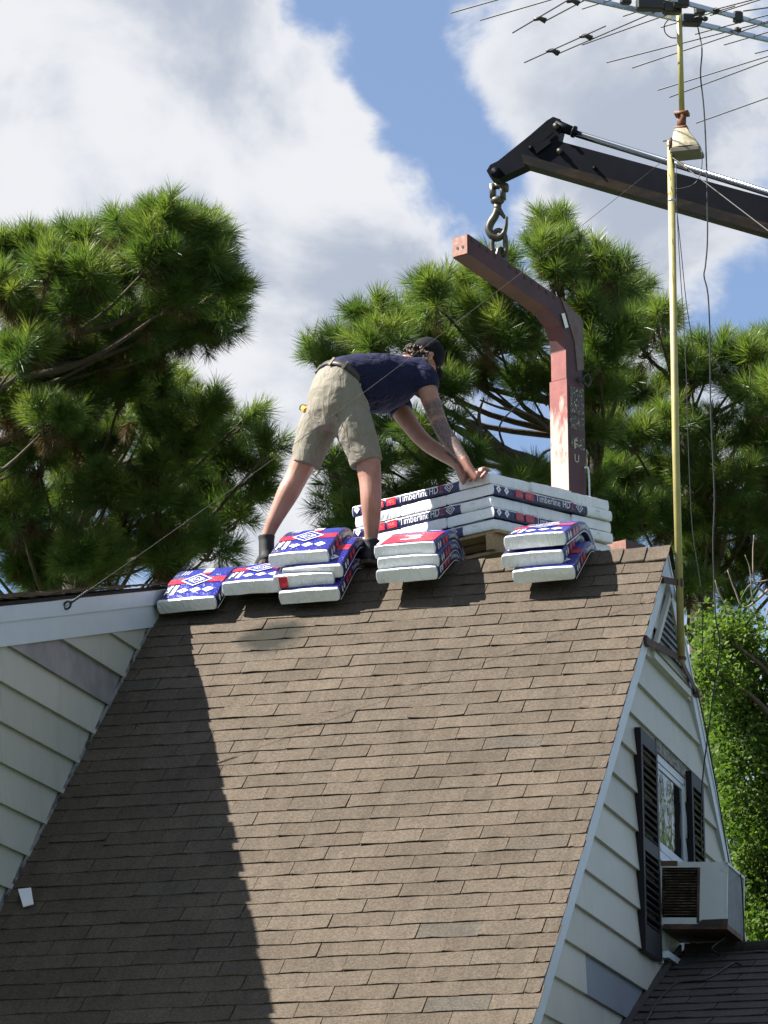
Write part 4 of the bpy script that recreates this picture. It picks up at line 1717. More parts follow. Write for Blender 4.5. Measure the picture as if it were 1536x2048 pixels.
m.build('lower_bracket', M['rust'], ant)
# booms and elements, all in the horizontal plane of the antenna
ZA = 3.17
A5 = lambda x, y: (880+x*.4271, y*.4271)


def az(x, y, dz=0.0):
    X, Y = A5(x, y)
    return atZ(X, Y, ZA+dz)


a, b = az(560, -36), az(1536, 186)
m = MB()
m.box((a+b)/2+(b-a)*.15, (b-a)*.65, np.cross((b-a)/np.linalg.norm(b-a), Z2)*.011, Z2*.013)
m.build('antenna_boom', M['alu'], ant)
a2, b2 = az(930, -45), az(1536, 119)
m = MB()
m.box((a2+b2)/2+(b2-a2)*.15, (b2-a2)*.65, np.cross((b2-a2)/np.linalg.norm(b2-a2), Z2)*.010, Z2*.012)
m.build('antenna_boom', M['alu'], ant)
els = [((780, 293), (1345, 148), 1.5), ((900, 318), (1490, 120), 1.35), ((1020, 422), (1536, 263), 1.35), ((1075, 455), (1536, 284), 1.35), ((1200, 576), (1536, 457), 1.6),
       ((395, 293), (775, 122), 1.0), ((540, 257), (985, 65), 1.15), ((665, 210), (1045, 75), 1.2), ((340, 154), (600, 0), 1.3), ((490, 100), (690, -6), 1.5),
       ((188, 95), (515, 0), 1.5), ((50, 61), (265, 0), 2.0), ((665, 42), (760, 12), 2.5), ((858, 76), (935, 51), 2.5), ((1195, 160), (1536, 70), 1.5),
       ((1330, 210), (1536, 150), 1.8), ((1475, 250), (1560, 228), 2.5), ((1035, 128), (1250, 66), 1.6), ((1180, 72), (1440, 5), 1.3), ((1265, 72), (1500, -2), 1.4), ((1420, 52), (1560, 32), 1.6)]
for (p, q, k) in els:
    P0, P1 = az(*p), az(*q)
    m = MB()
    m.tube([P0, P0+(P1-P0)*k], .0042, 6)
    m.build('antenna_element', M['rod'], ant)
for (p, q) in (((440, 92), (495, 98)), ((655, 172), (710, 180)), ((500, 240), (555, 250)), ((595, 8), (650, 16))):
    m = MB()
    P0, P1 = az(*p), az(*q)
    m.tube([P0, P0*.5+P1*.5+np.array([0, 0, .012]), P1], [.010, .014, .018], 8)
    m.build('element_spacer', M['blackplastic'], ant, True)
for (x, y, s, sz) in ((985, 22, 1.0, (.075, .03, .035)), (1085, 30, 1, (.05, .03, .045)), (1175, 95, 1, (.055, .04, .028)), (1215, 48, 1, (.028, .02, .03)), (1395, 80, 1, (.026, .02, .034)), (870, 8, 1, (.03, .02, .016)), (1130, 10, 1, (.04, .025, .03)), (1395, 138, 1, (.018, .015, .014)), (1290, 52, 1, (.02, .02, .016)), (1240, 88, 1, (.016, .016, .014))):
    m = MB()
    m.bevel_box(az(x, y, .0), (sz[0], sz[0]*.4, 0), (-sz[1]*.4, sz[1], 0), (0, 0, sz[2]), .008)
    m.build('insulator_block', M['blackplastic'], ant)
m = MB()
c = az(1135, 84)
m.box(c+(0, 0, -.005), (.024, .01, 0), (-.004, .012, 0), (0, 0, .016))
m.build('mast_clamp', M['alu'], ant)

# ================================================================== wires and cables
def wire(name, pts, r, mt, label, cat, smooth=0, n=6, group=None):
    m = MB()
    m.tube(smoothpath(pts, smooth) if smooth else pts, r, n)
    return tag(m.build(name, mt, None, True), label, cat, group)


Wt, We = atY(1338, 312, 0.0), atX(131, 1213, -2.866)
Pg = [Wt+(We-Wt)*t+np.array([0, 0, -.05*4*t*(1-t)]) for t in np.linspace(0, 1, 15)]
gw = thing('guy_wire', We, 'long guy wire from the mast to an eye bolt on the dormer fascia', 'wire')
m = MB()
m.tube(Pg, .0017, 6)
m.build('wire_strand', M['wire'], gw, True)
m = MB()
dv_ = (Pg[-2]-Pg[-1])/np.linalg.norm(Pg[-2]-Pg[-1])
cc = We+dv_*.012
s_ = np.cross(dv_, [1, 0, 0])
s_ /= np.linalg.norm(s_)
m.tube([cc+dv_*.022*math.cos(t)+s_*.022*math.sin(t) for t in np.linspace(0, 2*math.pi, 14)], .006, 6)
m.tube([cc-dv_*.02, cc-dv_*.02+np.array([-.04, 0, 0])], .006, 6)
for i in range(10):
    t0 = Pg[-1]+dv_*(.035+i*.012)
    m.tube([t0, t0+dv_*.010], .0075, 6)
m.build('eye_bolt', M['blackplastic'], gw, True)
Wr = atY(2700, 1352, -3.0)
Ws = atY(1345, 315, -.03)
_t = 1.0
for _t in np.linspace(1, 6, 400):
    _q = Ws+(Wr-Ws)*_t
    if _q[2] < GROUND or (_q[0] < 5.9 and _q[2] < LRZ-abs(_q[1]-LRY)*LRS):
        break
Wr = Ws+(Wr-Ws)*_t
gw2 = thing('guy_wire', Ws, 'guy wire running from the mast down to the right, past the boom', 'wire')
m = MB()
m.tube([Ws, Ws+(Wr-Ws)*.5, Wr], .0030, 6)
m.build('wire_strand', M['wire'], gw2, True)
m = MB()
d_ = (Wr-Ws)/np.linalg.norm(Wr-Ws)
for i in range(9):
    m.tube([Ws+d_*(.06+i*.013), Ws+d_*(.06+i*.013+.011)], .008, 6)
m.build('wire_clip', M['steel'], gw2, True)
Y0 = -.06
wire('antenna_cable', [az(1208, 130, -.03)]+[atY(x, y, Y0) for x, y in ((1404, 100), (1401, 150), (1408, 220), (1413, 330), (1415, 470), (1411, 530), (1408, 552), (1416, 590), (1420, 680), (1421, 800), (1425, 900), (1429, 1000), (1426, 1080), (1428, 1160), (1432, 1240), (1440, 1290), (1428, 1380), (1416, 1470), (1406, 1550), (1402, 1640))]+[atX(1404, 1712, .03)],
     .0042, M['cable'], 'loose black cable dropping from the antenna with a kink halfway', 'cable', 4)
wire('thin_cable', [atY(x, y, -.03) for x, y in ((1352, 330), (1354, 420), (1359, 520), (1367, 640), (1373, 760), (1377, 900), (1385, 1060), (1400, 1160), (1405, 1240), (1404, 1340))], .0026, M['cable'], 'thin cable hanging close along the right of the mast', 'cable', 4)
wire('thin_cable', [atY(x, y, .02) for x, y in ((1354, 425), (1362, 500), (1372, 600), (1384, 680), (1393, 745))], .0024, M['cable'], 'thin slanting cable between the mast and the kinked cable', 'cable', 4)
wire('rotator_lead', [atY(x, y, -.085) for x, y in ((1403, 300), (1404, 330), (1398, 355), (1385, 370), (1362, 377), (1352, 377))], .0026, M['cable'], 'short black lead curling from the rotator box to the mast', 'cable', 5)
wire('loop_lead', [az(1108, 95), az(1085, 85), az(1062, 100), az(1050, 125), az(1056, 155), az(1080, 175), az(1108, 178)], .0035, M['cable'], 'black loop of wire at the top of the mast', 'cable', 5)
# cables by the air conditioner and over the wing roof
wire('power_cable', [A(.40, .30, ACH+.03)]+[atX(x, y, .22) for x, y in ((1424, 1895), (1433, 1905), (1443, 1913), (1456, 1919))], .0045, M['cable'], 'black cable sagging below the air conditioner', 'cable', 5)


def onwing(px, py, h=.02):
    n = np.array([0, -math.sin(la), math.cos(la)])
    return on_plane(px, py, n, np.array([0, LRY, LRZ])@n+h)


wire('roof_cable', [onwing(x, y) for x, y in ((1482, 1929), (1470, 1926), (1450, 1936), (1430, 1949), (1405, 1960), (1380, 1962), (1352, 1966), (1330, 1985), (1310, 2010), (1290, 2046))], .0055, M['cable'], 'black cable lying across the lower wing roof', 'cable', 5)
wire('downlead_cable', [atX(x, y, .03) for x, y in ((1394, 1380), (1412, 1460), (1430, 1560), (1446, 1650), (1462, 1740))]+[A(.46, .40, .0), A(.468, .47, .2), A(.47, .5, .36)], .004, M['cable'], 'black cable running down the far rake to the air conditioner', 'cable', 4)
# ================================================================== trees
def tuft_template(rg, n=150, twig=.17, nl=(.13, .20)):
    """needles round a shoot along +z; returns verts (n*5,3) and quads/tris index pattern"""
    t = rg.uniform(0, 1, n)**.8
    base = np.stack([np.zeros(n), np.zeros(n), t*twig], 1)
    pol = np.radians(78-48*t+rg.normal(0, 11, n))
    az_ = rg.uniform(0, 2*np.pi, n)
    d = np.stack([np.sin(pol)*np.cos(az_), np.sin(pol)*np.sin(az_), np.cos(pol)], 1)
    L = rg.uniform(nl[0], nl[1], n)
    side = np.cross(d, rg.normal(size=(n, 3)))
    side /= np.linalg.norm(side, axis=1, keepdims=True)
    w = rg.uniform(.0015, .0025, n)
    bend = rg.normal(0, .10, (n, 3))
    mid = base+d*(L*.55)[:, None]
    tip = base+d*L[:, None]+bend*(L*.5)[:, None]
    s = side*w[:, None]
    v = np.stack([base-s, base+s, mid+s*.9, mid-s*.9, tip], 1).reshape(-1, 3)
    return v


rgT = np.random.default_rng(5)
TUFT = [tuft_template(rgT) for _ in range(8)]
NN = 150
_f = np.arange(NN)[:, None]*5
QUAD = (_f+np.array([0, 1, 2, 3])).astype(np.int64)
TRI = (_f+np.array([3, 2, 4])).astype(np.int64)


def basis(d, rg):
    d = d/np.linalg.norm(d)
    r = rg.normal(size=3)
    x = np.cross(r, d)
    x /= np.linalg.norm(x)
    y = np.cross(d, x)
    a = rg.uniform(0, 6.283)
    return np.stack([x*math.cos(a)+y*math.sin(a), -x*math.sin(a)+y*math.cos(a), d], 1)


def build_tufts(name, tufts, mt, parent, rg):
    V, Q, T_, A_ = [], [], [], []
    n0 = 0
    for (p, d, sc, var) in tufts:
        R_ = basis(d, rg)
        v = TUFT[rg.integers(8)]*sc
        v = v@R_.T
        v[:, 2] -= .10*(np.linalg.norm(v, axis=1)**2)     # needles sag a little
        V.append(v+p)
        Q.append(QUAD+n0)
        T_.append(TRI+n0)
        A_.append(np.full(len(v), var))
        n0 += len(v)
    V = np.concatenate(V)
    Q = np.concatenate(Q)
    T_ = np.concatenate(T_)
    flat = np.concatenate([Q.ravel(), T_.ravel()])
    lt = np.concatenate([np.full(len(Q), 4), np.full(len(T_), 3)])
    return np_mesh(name, V, flat, lt, mt, parent, np.concatenate(A_))


def pine(label, trunk, clumps, dist, seed, dens=1.0, tsc=1.0, spread=.25, tr_r=.15, group='pine trees behind the house'):
    rg = np.random.default_rng(seed)
    tr = [atD(x, y, dist+dd) for x, y, dd in trunk]
    base = tr[0].copy()
    foot = np.array([base[0], base[1], GROUND])
    path = smoothpath([foot, foot*.5+base*.5+np.array([.08, .05, 0])]+tr, 6)
    pine_t = thing('pine_tree', foot, label, 'pine tree', group)
    m = MB()
    n = len(path)
    m.tube(path, [tr_r*(1-i/(n-1))**.7+.016 for i in range(n)], 10)
    m.build('trunk', M['bark'], pine_t, True)
    P_ = np.array(path)
    live, dead = [], []
    limbs, twigs = MB(), MB()
    for (x, y, r, dd) in clumps:
        c = atD(x, y, dist+dd)
        R = r*dist/FPX
        # limb from the trunk
        cand = P_[P_[:, 2] < c[2]-.05]
        if len(cand) == 0:
            cand = P_[:1]
        tgt = c[2]-.25-.25*np.linalg.norm(c[:2]-P_[-1][:2])
        q = cand[np.argmin(np.abs(cand[:, 2]-tgt))]
        mid = q*.45+c*.55+np.array([rg.normal(0, .06), rg.normal(0, .06), -.10*np.linalg.norm(c-q)])
        lp = smoothpath([q, mid, c], 5)
        k = len(lp)
        l0 = .012+.011*min(np.linalg.norm(c-q), 2.0)
        limbs.tube(lp, [l0*(1-.75*i/(k-1)) for i in range(k)], 6, cap=False)
        nt_ = int((5+32*R*R/.10)*dens)
        out_dir = (c-q)
        out_dir[2] *= .3
        out_dir /= (np.linalg.norm(out_dir)+1e-6)
        for j in range(nt_):
            o = rg.normal(size=3)
            o /= np.linalg.norm(o)
            o[2] = o[2]*.75+.12
            rr = max(R-.11, .05)*rg.uniform(.2, 1.0)
            p = c+o*rr
            d = o*.8+np.array([0, 0, .55])+out_dir*.35+rg.normal(0, spread, 3)
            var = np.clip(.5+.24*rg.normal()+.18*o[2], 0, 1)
            if rg.uniform() < (.22 if o[2] < -.15 else .04):
                d = d*.3+np.array([0, 0, -.8])
                dead.append((p, d, tsc*rg.uniform(.6, .8), rg.uniform(.2, .9)))
            else:
                live.append((p, d, tsc*rg.uniform(.78, 1.2), var))
            if j % 2 == 0 or R > .2:
                a = lp[-2]*.6+lp[-1]*.4+rg.normal(0, .02, 3)
                twigs.tube([a, a*.4+p*.6+np.array([0, 0, -.03]), p], [.010, .007, .004], 4, cap=False)
    limbs.build('limbs', M['bark'], pine_t, True)['kind'] = 'stuff'
    twigs.build('twigs', M['twig'], pine_t, True)['kind'] = 'stuff'
    build_tufts('crown', live, M['needle'], pine_t, rg)
    if dead:
        build_tufts('dead_needles', dead, M['dead'], pine_t, rg)
    print(label[:30], len(live), 'tufts')
    return pine_t


def jit(L, rg, n=1.0, dd=.7):
    return [(x+rg.normal(0, 6), y+rg.normal(0, 6), r, rg.uniform(-dd, dd)) for x, y, r in L]


rgj = np.random.default_rng(77)
left_a = [(325, 462, 62), (262, 470, 58), (385, 470, 58), (160, 505, 60), (232, 530, 62), (310, 525, 78), (395, 535, 70), (110, 555, 55), (175, 575, 60), (440, 585, 42), (420, 640, 45), (350, 600, 50), (75, 505, 42),
          (60, 620, 66), (150, 640, 50), (300, 640, 40), (375, 660, 45), (110, 700, 60), (30, 720, 65), (250, 690, 40), (60, 775, 62), (130, 795, 62), (20, 830, 62), (100, 850, 66), (190, 720, 40), (10, 590, 50), (15, 510, 40)]
left_b = [(300, 775, 62), (365, 800, 62), (250, 800, 52), (410, 830, 52), (290, 850, 70), (360, 880, 66), (435, 880, 42), (485, 850, 34), (548, 905, 28), (230, 900, 66), (150, 930, 68), (70, 930, 66), (310, 945, 70), (395, 950, 66), (470, 935, 55), (525, 950, 36), (505, 1005, 36),
          (220, 1000, 75), (120, 1020, 75), (40, 1030, 75), (320, 1030, 72), (410, 1030, 66), (475, 1040, 34), (260, 1090, 78), (160, 1110, 78), (60, 1120, 78), (350, 1100, 70), (430, 1095, 48), (10, 960, 60), (200, 1150, 70), (330, 1150, 60), (80, 1170, 60), (-60, 800, 80), (-60, 950, 90), (-60, 1080, 90), (-70, 640, 80)]
back_b = [(x, y, r+12) for x, y, r in left_b if x < 420 and y > 860]
pine('broad dark pine rising left of the dormer, its crown above the ridge', [(-150, 1000, .8), (-90, 800, .6), (60, 640, .4), (280, 490, .2)], jit(left_a, rgj)+[(x+12, y+14, r+6, .9) for x, y, r in left_a]+[(230, 660, 60, .5), (320, 690, 55, .6), (180, 760, 60, .7), (260, 740, 60, .8)], 30.5, 1, 1.0)
pine('lower pine beside the worker\'s left leg, bushy down to the dormer roof', [(150, 1150, 1.2), (190, 1000, 1.2), (300, 790, 1.0)], jit(left_b, rgj)+[(x, y, r, 1.9) for x, y, r in back_b[::2]], 32.0, 2, .85)

right_a = [(1110, 478, 48), (1080, 510, 45), (1140, 520, 52), (1185, 540, 36), (1225, 560, 44), (1105, 560, 46), (1165, 590, 42), (1220, 600, 40), (960, 560, 34), (1000, 540, 32), (1010, 590, 40), (940, 600, 42),
           (860, 612, 56), (800, 640, 50), (745, 640, 44), (700, 690, 42), (755, 700, 55), (640, 728, 30), (840, 690, 58), (920, 660, 60), (900, 720, 55), (985, 690, 66), (1050, 640, 55), (1070, 700, 52), (1180, 640, 52), (980, 760, 52), (1050, 770, 50), (900, 790, 45),
           (1230, 690, 52), (1200, 730, 56), (960, 620, 40), (680, 740, 30), (730, 745, 40), (1090, 790, 42)]
right_b = [(1283, 592, 32), (1310, 640, 38), (1262, 640, 36), (1290, 700, 46), (1340, 650, 34), (1360, 725, 44), (1425, 718, 46), (1500, 728, 52), (1535, 695, 34), (1390, 770, 56), (1470, 790, 60), (1530, 790, 50), (1230, 790, 58), (1300, 800, 60), (1210, 860, 50), (1270, 880, 60), (1350, 860, 60), (1440, 870, 64), (1520, 880, 62),
           (1200, 960, 44), (1240, 970, 60), (1310, 960, 60), (1390, 960, 66), (1470, 960, 68), (1540, 970, 60), (1280, 1040, 62), (1350, 1050, 62), (1420, 1050, 66), (1490, 1050, 66), (1550, 1060, 60), (1400, 1120, 56), (1470, 1140, 52), (1540, 1140, 50), (1190, 1020, 50), (1240, 1060, 50), (1600, 820, 80), (1620, 980, 90), (1610, 1120, 80), (1390, 1190, 44), (1450, 1200, 40)]
right_c = [(740, 960, 48), (690, 980, 44), (715, 1030, 46), (780, 930, 44), (840, 920, 40), (830, 870, 34), (660, 930, 26), (880, 950, 44), (940, 930, 34), (1040, 955, 34), (1085, 955, 32), (770, 1000, 50), (700, 1080, 44), (850, 1000, 44), (660, 1010, 30), (780, 870, 36), (1180, 990, 40), (900, 860, 30)]
pine('tall pine behind the worker and the red lifter', [(1190, 960, .9), (1180, 820, .7), (1130, 640, .4), (1112, 490, 0)], jit(right_a, rgj)+[(1190, 800, 50, -.3), (1180, 880, 46, -.3), (1150, 740, 46, -.2)], 31.5, 3, .95, tr_r=.07)
pine('wide pine standing behind the antenna mast at the right', [(1400, 1180, 1.0), (1390, 980, .8), (1370, 820, .5), (1320, 640, .2)], jit(right_b, rgj)+[(x, y, r+8, 1.8) for x, y, r in right_b[::2] if y > 850], 33.0, 4, .85)
pc = pine('low pine boughs seen between the worker\'s legs and the pallet load', [(1150, 1120, 1.0), (1100, 960, .7), (1000, 905, .2), (900, 850, 0)], jit(right_c, rgj, dd=.5), 31.0, 6, .85)
# long bare limbs crossing the gap of sky
m = MB()
m.tube(smoothpath([atD(1150, 970, 31.4), atD(1080, 930, 31.2), (atD(1020, 905, 31)), atD(965, 868, 31), atD(935, 845, 31), atD(900, 820, 31)], 6), [.055-.0014*i for i in range(31)], 7)
m.tube(smoothpath([atD(962, 866, 31), atD(958, 830, 31), atD(968, 795, 31)], 5), [.022-.0015*i for i in range(11)], 6)
m.tube(smoothpath([atD(1010, 900, 31), atD(1000, 850, 30.8), atD(1045, 800, 31)], 5), [.012-.0007*i for i in range(11)], 5)
m.tube(smoothpath([atD(1100, 860, 31), atD(1060, 830, 31), atD(1000, 815, 31), atD(960, 800, 31)], 5), [.020-.0008*i for i in range(16)], 5)
m.tube(smoothpath([atD(1070, 940, 31), atD(1090, 905, 31), atD(1120, 895, 31)], 5), [.016-.0009*i for i in range(11)], 5)
m.build('bare_limb', M['bark'], pc, True)['kind'] = 'stuff'

# --- broad-leaved tree at the right
def leafy(label, trunk_px, blobs, dist, seed, nleaf, size):
    rg = np.random.default_rng(seed)
    foot = np.array(trunk_px, float) if len(trunk_px) == 3 else atD(*trunk_px, dist)
    foot[2] = GROUND
    t = thing('leafy_tree', foot, label, 'tree', 'leafy trees beside the wing')
    top = atD(trunk_px[0], blobs[0][1], dist) if len(trunk_px) == 2 else np.array(trunk_px, float)
    m = MB()
    m.tube(smoothpath([foot, foot*.6+top*.4+np.array([.06, 0, 0]), top], 6), [.13-.009*i for i in range(13)], 9)
    m.build('trunk', M['bark'], t, True)
    br = MB()
    V, A_ = [], []
    wsum = sum(b[2]**2 for b in blobs)
    for (x, y, r, dd) in blobs:
        c = atD(x, y, dist+dd) if len(trunk_px) == 2 else np.array([x, y, dd])
        R = r*dist/FPX if len(trunk_px) == 2 else r
        q = foot+(top-foot)*np.clip((c[2]-.6-foot[2])/(top[2]-foot[2]), .2, .95)
        br.tube(smoothpath([q, q*.5+c*.5+np.array([0, 0, .1]), c], 4), [.030-.0024*i for i in range(9)], 5, cap=False)
        n = int(nleaf*r*r/wsum)
        nb = max(6, int(R*R*90))
        sub = rg.normal(size=(nb, 3))
        sub /= np.linalg.norm(sub, axis=1, keepdims=True)
        sub = c+sub*(R*rg.uniform(.45, 1.0, nb))[:, None]
        for s in sub[::2]:
            br.tube([c*.7+s*.3, s], [.008, .003], 4, cap=False)
        k = rg.integers(0, nb, n)
        p = sub[k]+rg.normal(0, .085, (n, 3))
        d = rg.normal(size=(n, 3))+np.array([0, 0, .5])
        d /= np.linalg.norm(d, axis=1, keepdims=True)
        tt = np.cross(d, rg.normal(size=(n, 3)))
        tt /= np.linalg.norm(tt, axis=1, keepdims=True)
        bb_ = np.cross(d, tt)
        L = size*rg.uniform(.7, 1.3, n)[:, None]
        a0 = p-tt*L*.5
        a1 = p+bb_*L*.30+d*L*.06
        a2 = p+tt*L*.5
        a3 = p-bb_*L*.30+d*L*.06
        V.append(np.stack([a0, a3, a2, a1], 1).reshape(-1, 3))
        vv = np.clip(rg.normal(.5, .22, nb), 0, 1)[k]
        A_.append(np.repeat(vv, 4))
    br.build('branches', M['twig'], t, True)['kind'] = 'stuff'
    V = np.concatenate(V)
    np_mesh('crown', V, np.arange(len(V)), np.full(len(V)//4, 4), M['leaf'], t, np.concatenate(A_))


lb = [(1470, 1290, 60, 0), (1440, 1350, 50, -.2), (1520, 1330, 60, .2), (1470, 1420, 60, .1), (1540, 1440, 70, 0), (1440, 1450, 40, .4), (1490, 1510, 60, -.2), (1560, 1560, 80, .1), (1470, 1590, 46, .3), (1520, 1640, 70, -.1), (1500, 1720, 60, .2), (1570, 1740, 80, .2), (1510, 1820, 56, .1), (1570, 1860, 80, -.1), (1520, 1900, 56, .3), (1440, 1280, 40, .5),
      (1640, 1400, 90, .3), (1660, 1600, 110, .3), (1660, 1800, 110, .2), (1500, 1450, 70, 1.2), (1500, 1650, 80, 1.2), (1520, 1850, 80, 1.2), (1480, 1320, 70, 1.1), (1750, 1360, 100, .4), (1780, 1540, 130, .2), (1790, 1740, 130, .3), (1880, 1620, 110, .5), (1700, 1260, 70, .4)]
leafy('bright green leafy tree right of the gable, behind the air conditioner', (1600, 1900), lb, 27.5, 31, 82000, .042)
rgl = np.random.default_rng(8)
leafy('leafy tree further right, mirrored in the gable window', (2.6, 10.5, .2), [(1.6+rgl.uniform(0, 2.4), 9.0+rgl.uniform(0, 2.5), rgl.uniform(.35, .6), rgl.uniform(-3.2, 1.6)) for _ in range(26)], 30, 32, 13000, .085)
# bare twigs above it
m = MB()
for pts, r0 in (([(1536, 1180), (1490, 1215), (1470, 1180), (1455, 1140)], .012), ([(1520, 1265), (1505, 1200), (1500, 1140), (1490, 1110)], .008), ([(1536, 1190), (1510, 1165), (1506, 1110), (1508, 1070)], .010), ([(1500, 1300), (1470, 1240), (1440, 1190), (1430, 1160)], .012), ([(1470, 1240), (1440, 1210), (1400, 1205)], .007), ([(1536, 1160), (1500, 1170), (1480, 1200)], .006), ([(1505, 1290), (1530, 1240), (1545, 1180)], .008)):
    pp = smoothpath([atD(x, y, 28.5) for x, y in pts], 5)
    m.tube(pp, [r0*(1-.7*i/(len(pp)-1)) for i in range(len(pp))], 5)
pp = smoothpath([atD(1500, 1310, 28.4), atD(1520, 1500, 28.4), atD(1560, 1800, 28.4), np.append(atD(1580, 1800, 28.4)[:2], GROUND)], 6)
m.tube(pp, [.015+.002*i for i in range(len(pp))], 6)
tag(m.build('bare_sapling', M['pale_twig'], None, True), 'bare pale twigs between the pines and the green leafy tree', 'tree')

# a belt of lower trees far behind, so that no gap opens to the horizon from the side
rgf = np.random.default_rng(90)
# ================================================================== the worker
FW = np.array([.72, .69, 0.0])
FW /= np.linalg.norm(FW)
RT = np.array([FW[1], -FW[0], 0.0])          # his right
UP = np.array([0, 0, 1.0])
J = lambda x, y, d: atY(x, y, d)


def remesh(o, vox, it=5, fac=.5):
    md = o.modifiers.new('remesh', 'REMESH')
    md.mode = 'VOXEL'
    md.voxel_size = vox
    md.use_smooth_shade = True
    sm = o.modifiers.new('smooth', 'SMOOTH')
    sm.factor = fac
    sm.iterations = it
    return o


def displace(o, size, strength, kind='CLOUDS'):
    tx = bpy.data.textures.new('folds', kind)
    tx.noise_scale = size
    if kind == 'CLOUDS':
        tx.noise_depth = 2
    md = o.modifiers.new('folds', 'DISPLACE')
    md.texture = tx
    md.texture_coords = 'GLOBAL'
    md.strength = strength
    md.mid_level = .5
    return o


def ring(c, ax, ay, ra, rb, rb2=None, n=24, p=1.0):
    """ellipse ring: radius ra along ax, rb along +ay, rb2 along -ay"""
    rb2 = rb if rb2 is None else rb2
    o = []
    for k in range(n):
        t = 2*math.pi*k/n
        x, y = math.cos(t), math.sin(t)
        x = math.copysign(abs(x)**p, x)
        y = math.copysign(abs(y)**p, y)
        o.append(np.asarray(c)+ax*ra*x+ay*(rb if y > 0 else rb2)*y)
    return o


def nrm(v): return v/np.linalg.norm(v)


# materials
def skin_mat():
    m = bpy.data.materials.new('skin')
    m.use_nodes = True
    nt = m.node_tree
    bs = nt.nodes['Principled BSDF']
    bs.inputs['Roughness'].default_value = .48
    bs.inputs['Subsurface Weight'].default_value = .12
    bs.inputs['Subsurface Radius'].default_value = (.012, .005, .003)
    bs.inputs['Subsurface Scale'].default_value = .5
    geo = nd(nt, 'ShaderNodeNewGeometry')
    pos = geo.outputs['Position']
    n1 = noise(nt, pos, 9, 5, .6)
    c = mixc(nt, mapr(nt, n1, .35, .65, 0, 1), (.27, .120, .085), (.37, .190, .140))
    n2 = noise(nt, pos, 160, 3, .6)
    c = mixc(nt, mapr(nt, n2, .55, .75, 0, .35), c, (.27, .125, .085))
    # tattooed right forearm: ink that follows the arm between two points
    msk = None
    for (P_, r0, r1) in ((TAT[0], .055, .085), (TAT[1], .075, .100), (TAT[2], .065, .085), (TAT[3], .050, .066)):
        dn = nd(nt, 'ShaderNodeVectorMath', operation='DISTANCE')
        nt.links.new(pos, dn.inputs[0])
        dn.inputs[1].default_value = tuple(P_)
        s_ = mapr(nt, dn.outputs['Value'], r0, r1, 1, 0, True)
        msk = s_ if msk is None else math_n(nt, 'MAXIMUM', msk, s_)
    n3 = noise(nt, pos, 34, 4, .6, 1.5)
    ink = math_n(nt, 'MULTIPLY', msk, mapr(nt, math_n(nt, 'ABSOLUTE', math_n(nt, 'SUBTRACT', n3, .5)), .015, .10, .95, .45, True))
    c = mixc(nt, ink, c, (.045, .048, .050))
    nt.links.new(c, bs.inputs['Base Color'])
    bn = nd(nt, 'ShaderNodeBump')
    bn.inputs['Strength'].default_value = .15
    bn.inputs['Distance'].default_value = .002
    nt.links.new(n2, bn.inputs['Height'])
    nt.links.new(bn.outputs[0], bs.inputs['Normal'])
    return m


def cloth_mat(name, col, var=.12, fold=.5, fscale=11, weave=.15, rough=.85, stretch=(1, 1, .5), dark=None):
    m = bpy.data.materials.new(name)
    m.use_nodes = True
    nt = m.node_tree
    bs = nt.nodes['Principled BSDF']
    bs.inputs['Roughness'].default_value = rough
    bs.inputs['Specular IOR Level'].default_value = .2
    geo = nd(nt, 'ShaderNodeNewGeometry')
    mpn = nd(nt, 'ShaderNodeMapping')
    mpn.inputs['Scale'].default_value = stretch
    mpn.inputs['Rotation'].default_value = (.3, .5, .2)
    nt.links.new(geo.outputs['Position'], mpn.inputs['Vector'])
    f1 = noise(nt, mpn.outputs[0], fscale, 4, .5, 1.6)
    f2 = noise(nt, geo.outputs['Position'], 700, 2, .5)
    v = noise(nt, geo.outputs['Position'], 14, 5, .6)
    c = mixc(nt, mapr(nt, v, .35, .7, 0, 1), tuple(x*(1-var) for x in col), tuple(x*(1+var) for x in col))
    if dark:
        d = noise(nt, geo.outputs['Position'], 5, 5, .65)
        c = mixc(nt, mapr(nt, d, .55, .75, 0, .5), c, dark)
    nt.links.new(c, bs.inputs['Base Color'])
    h = math_n(nt, 'ADD', math_n(nt, 'MULTIPLY', math_n(nt, 'ABSOLUTE', math_n(nt, 'SUBTRACT', f1, .5)), -3.0), math_n(nt, 'MULTIPLY', f2, weave*.3))
    bn = nd(nt, 'ShaderNodeBump')
    bn.inputs['Strength'].default_value = fold
    bn.inputs['Distance'].default_value = .02
    nt.links.new(h, bn.inputs['Height'])
    nt.links.new(bn.outputs[0], bs.inputs['Normal'])
    return m


# joints
L_HIP, L_KNEE, L_ANK = J(643, 840, .06), J(596, 948, .065), J(533, 1078, .06)
R_HIP, R_KNEE, R_ANK = J(702, 840, -.05), J(739, 948, -.05), J(742, 1086, -.02)
R_SH, R_EL, R_WR = J(848, 756, .22), J(884, 858, .19), J(929, 921, .10)
L_SH, L_EL, L_WR = J(785, 790, .44), J(848, 882, .34), J(916, 930, .16)
NECK, HEAD = J(822, 733, .34), J(851, 716, .38)
TAT = [R_SH*.35+R_EL*.65, R_EL*.9+R_WR*.1, R_EL*.55+R_WR*.45, R_EL*.2+R_WR*.8]
M['skin'] = skin_mat()

foot_base = (L_ANK+R_ANK)/2
foot_base[2] = 0.02
man = thing('person', foot_base, 'worker in navy t-shirt, khaki shorts and black cap bending over the pallet load', 'person')

b = MB()
_tube = b.tube
b.tube = lambda path, r, *k, **w: _tube(path, [x*1.07 if not hasattr(x, '__len__') and x > .027 else x for x in r], *k, **w)
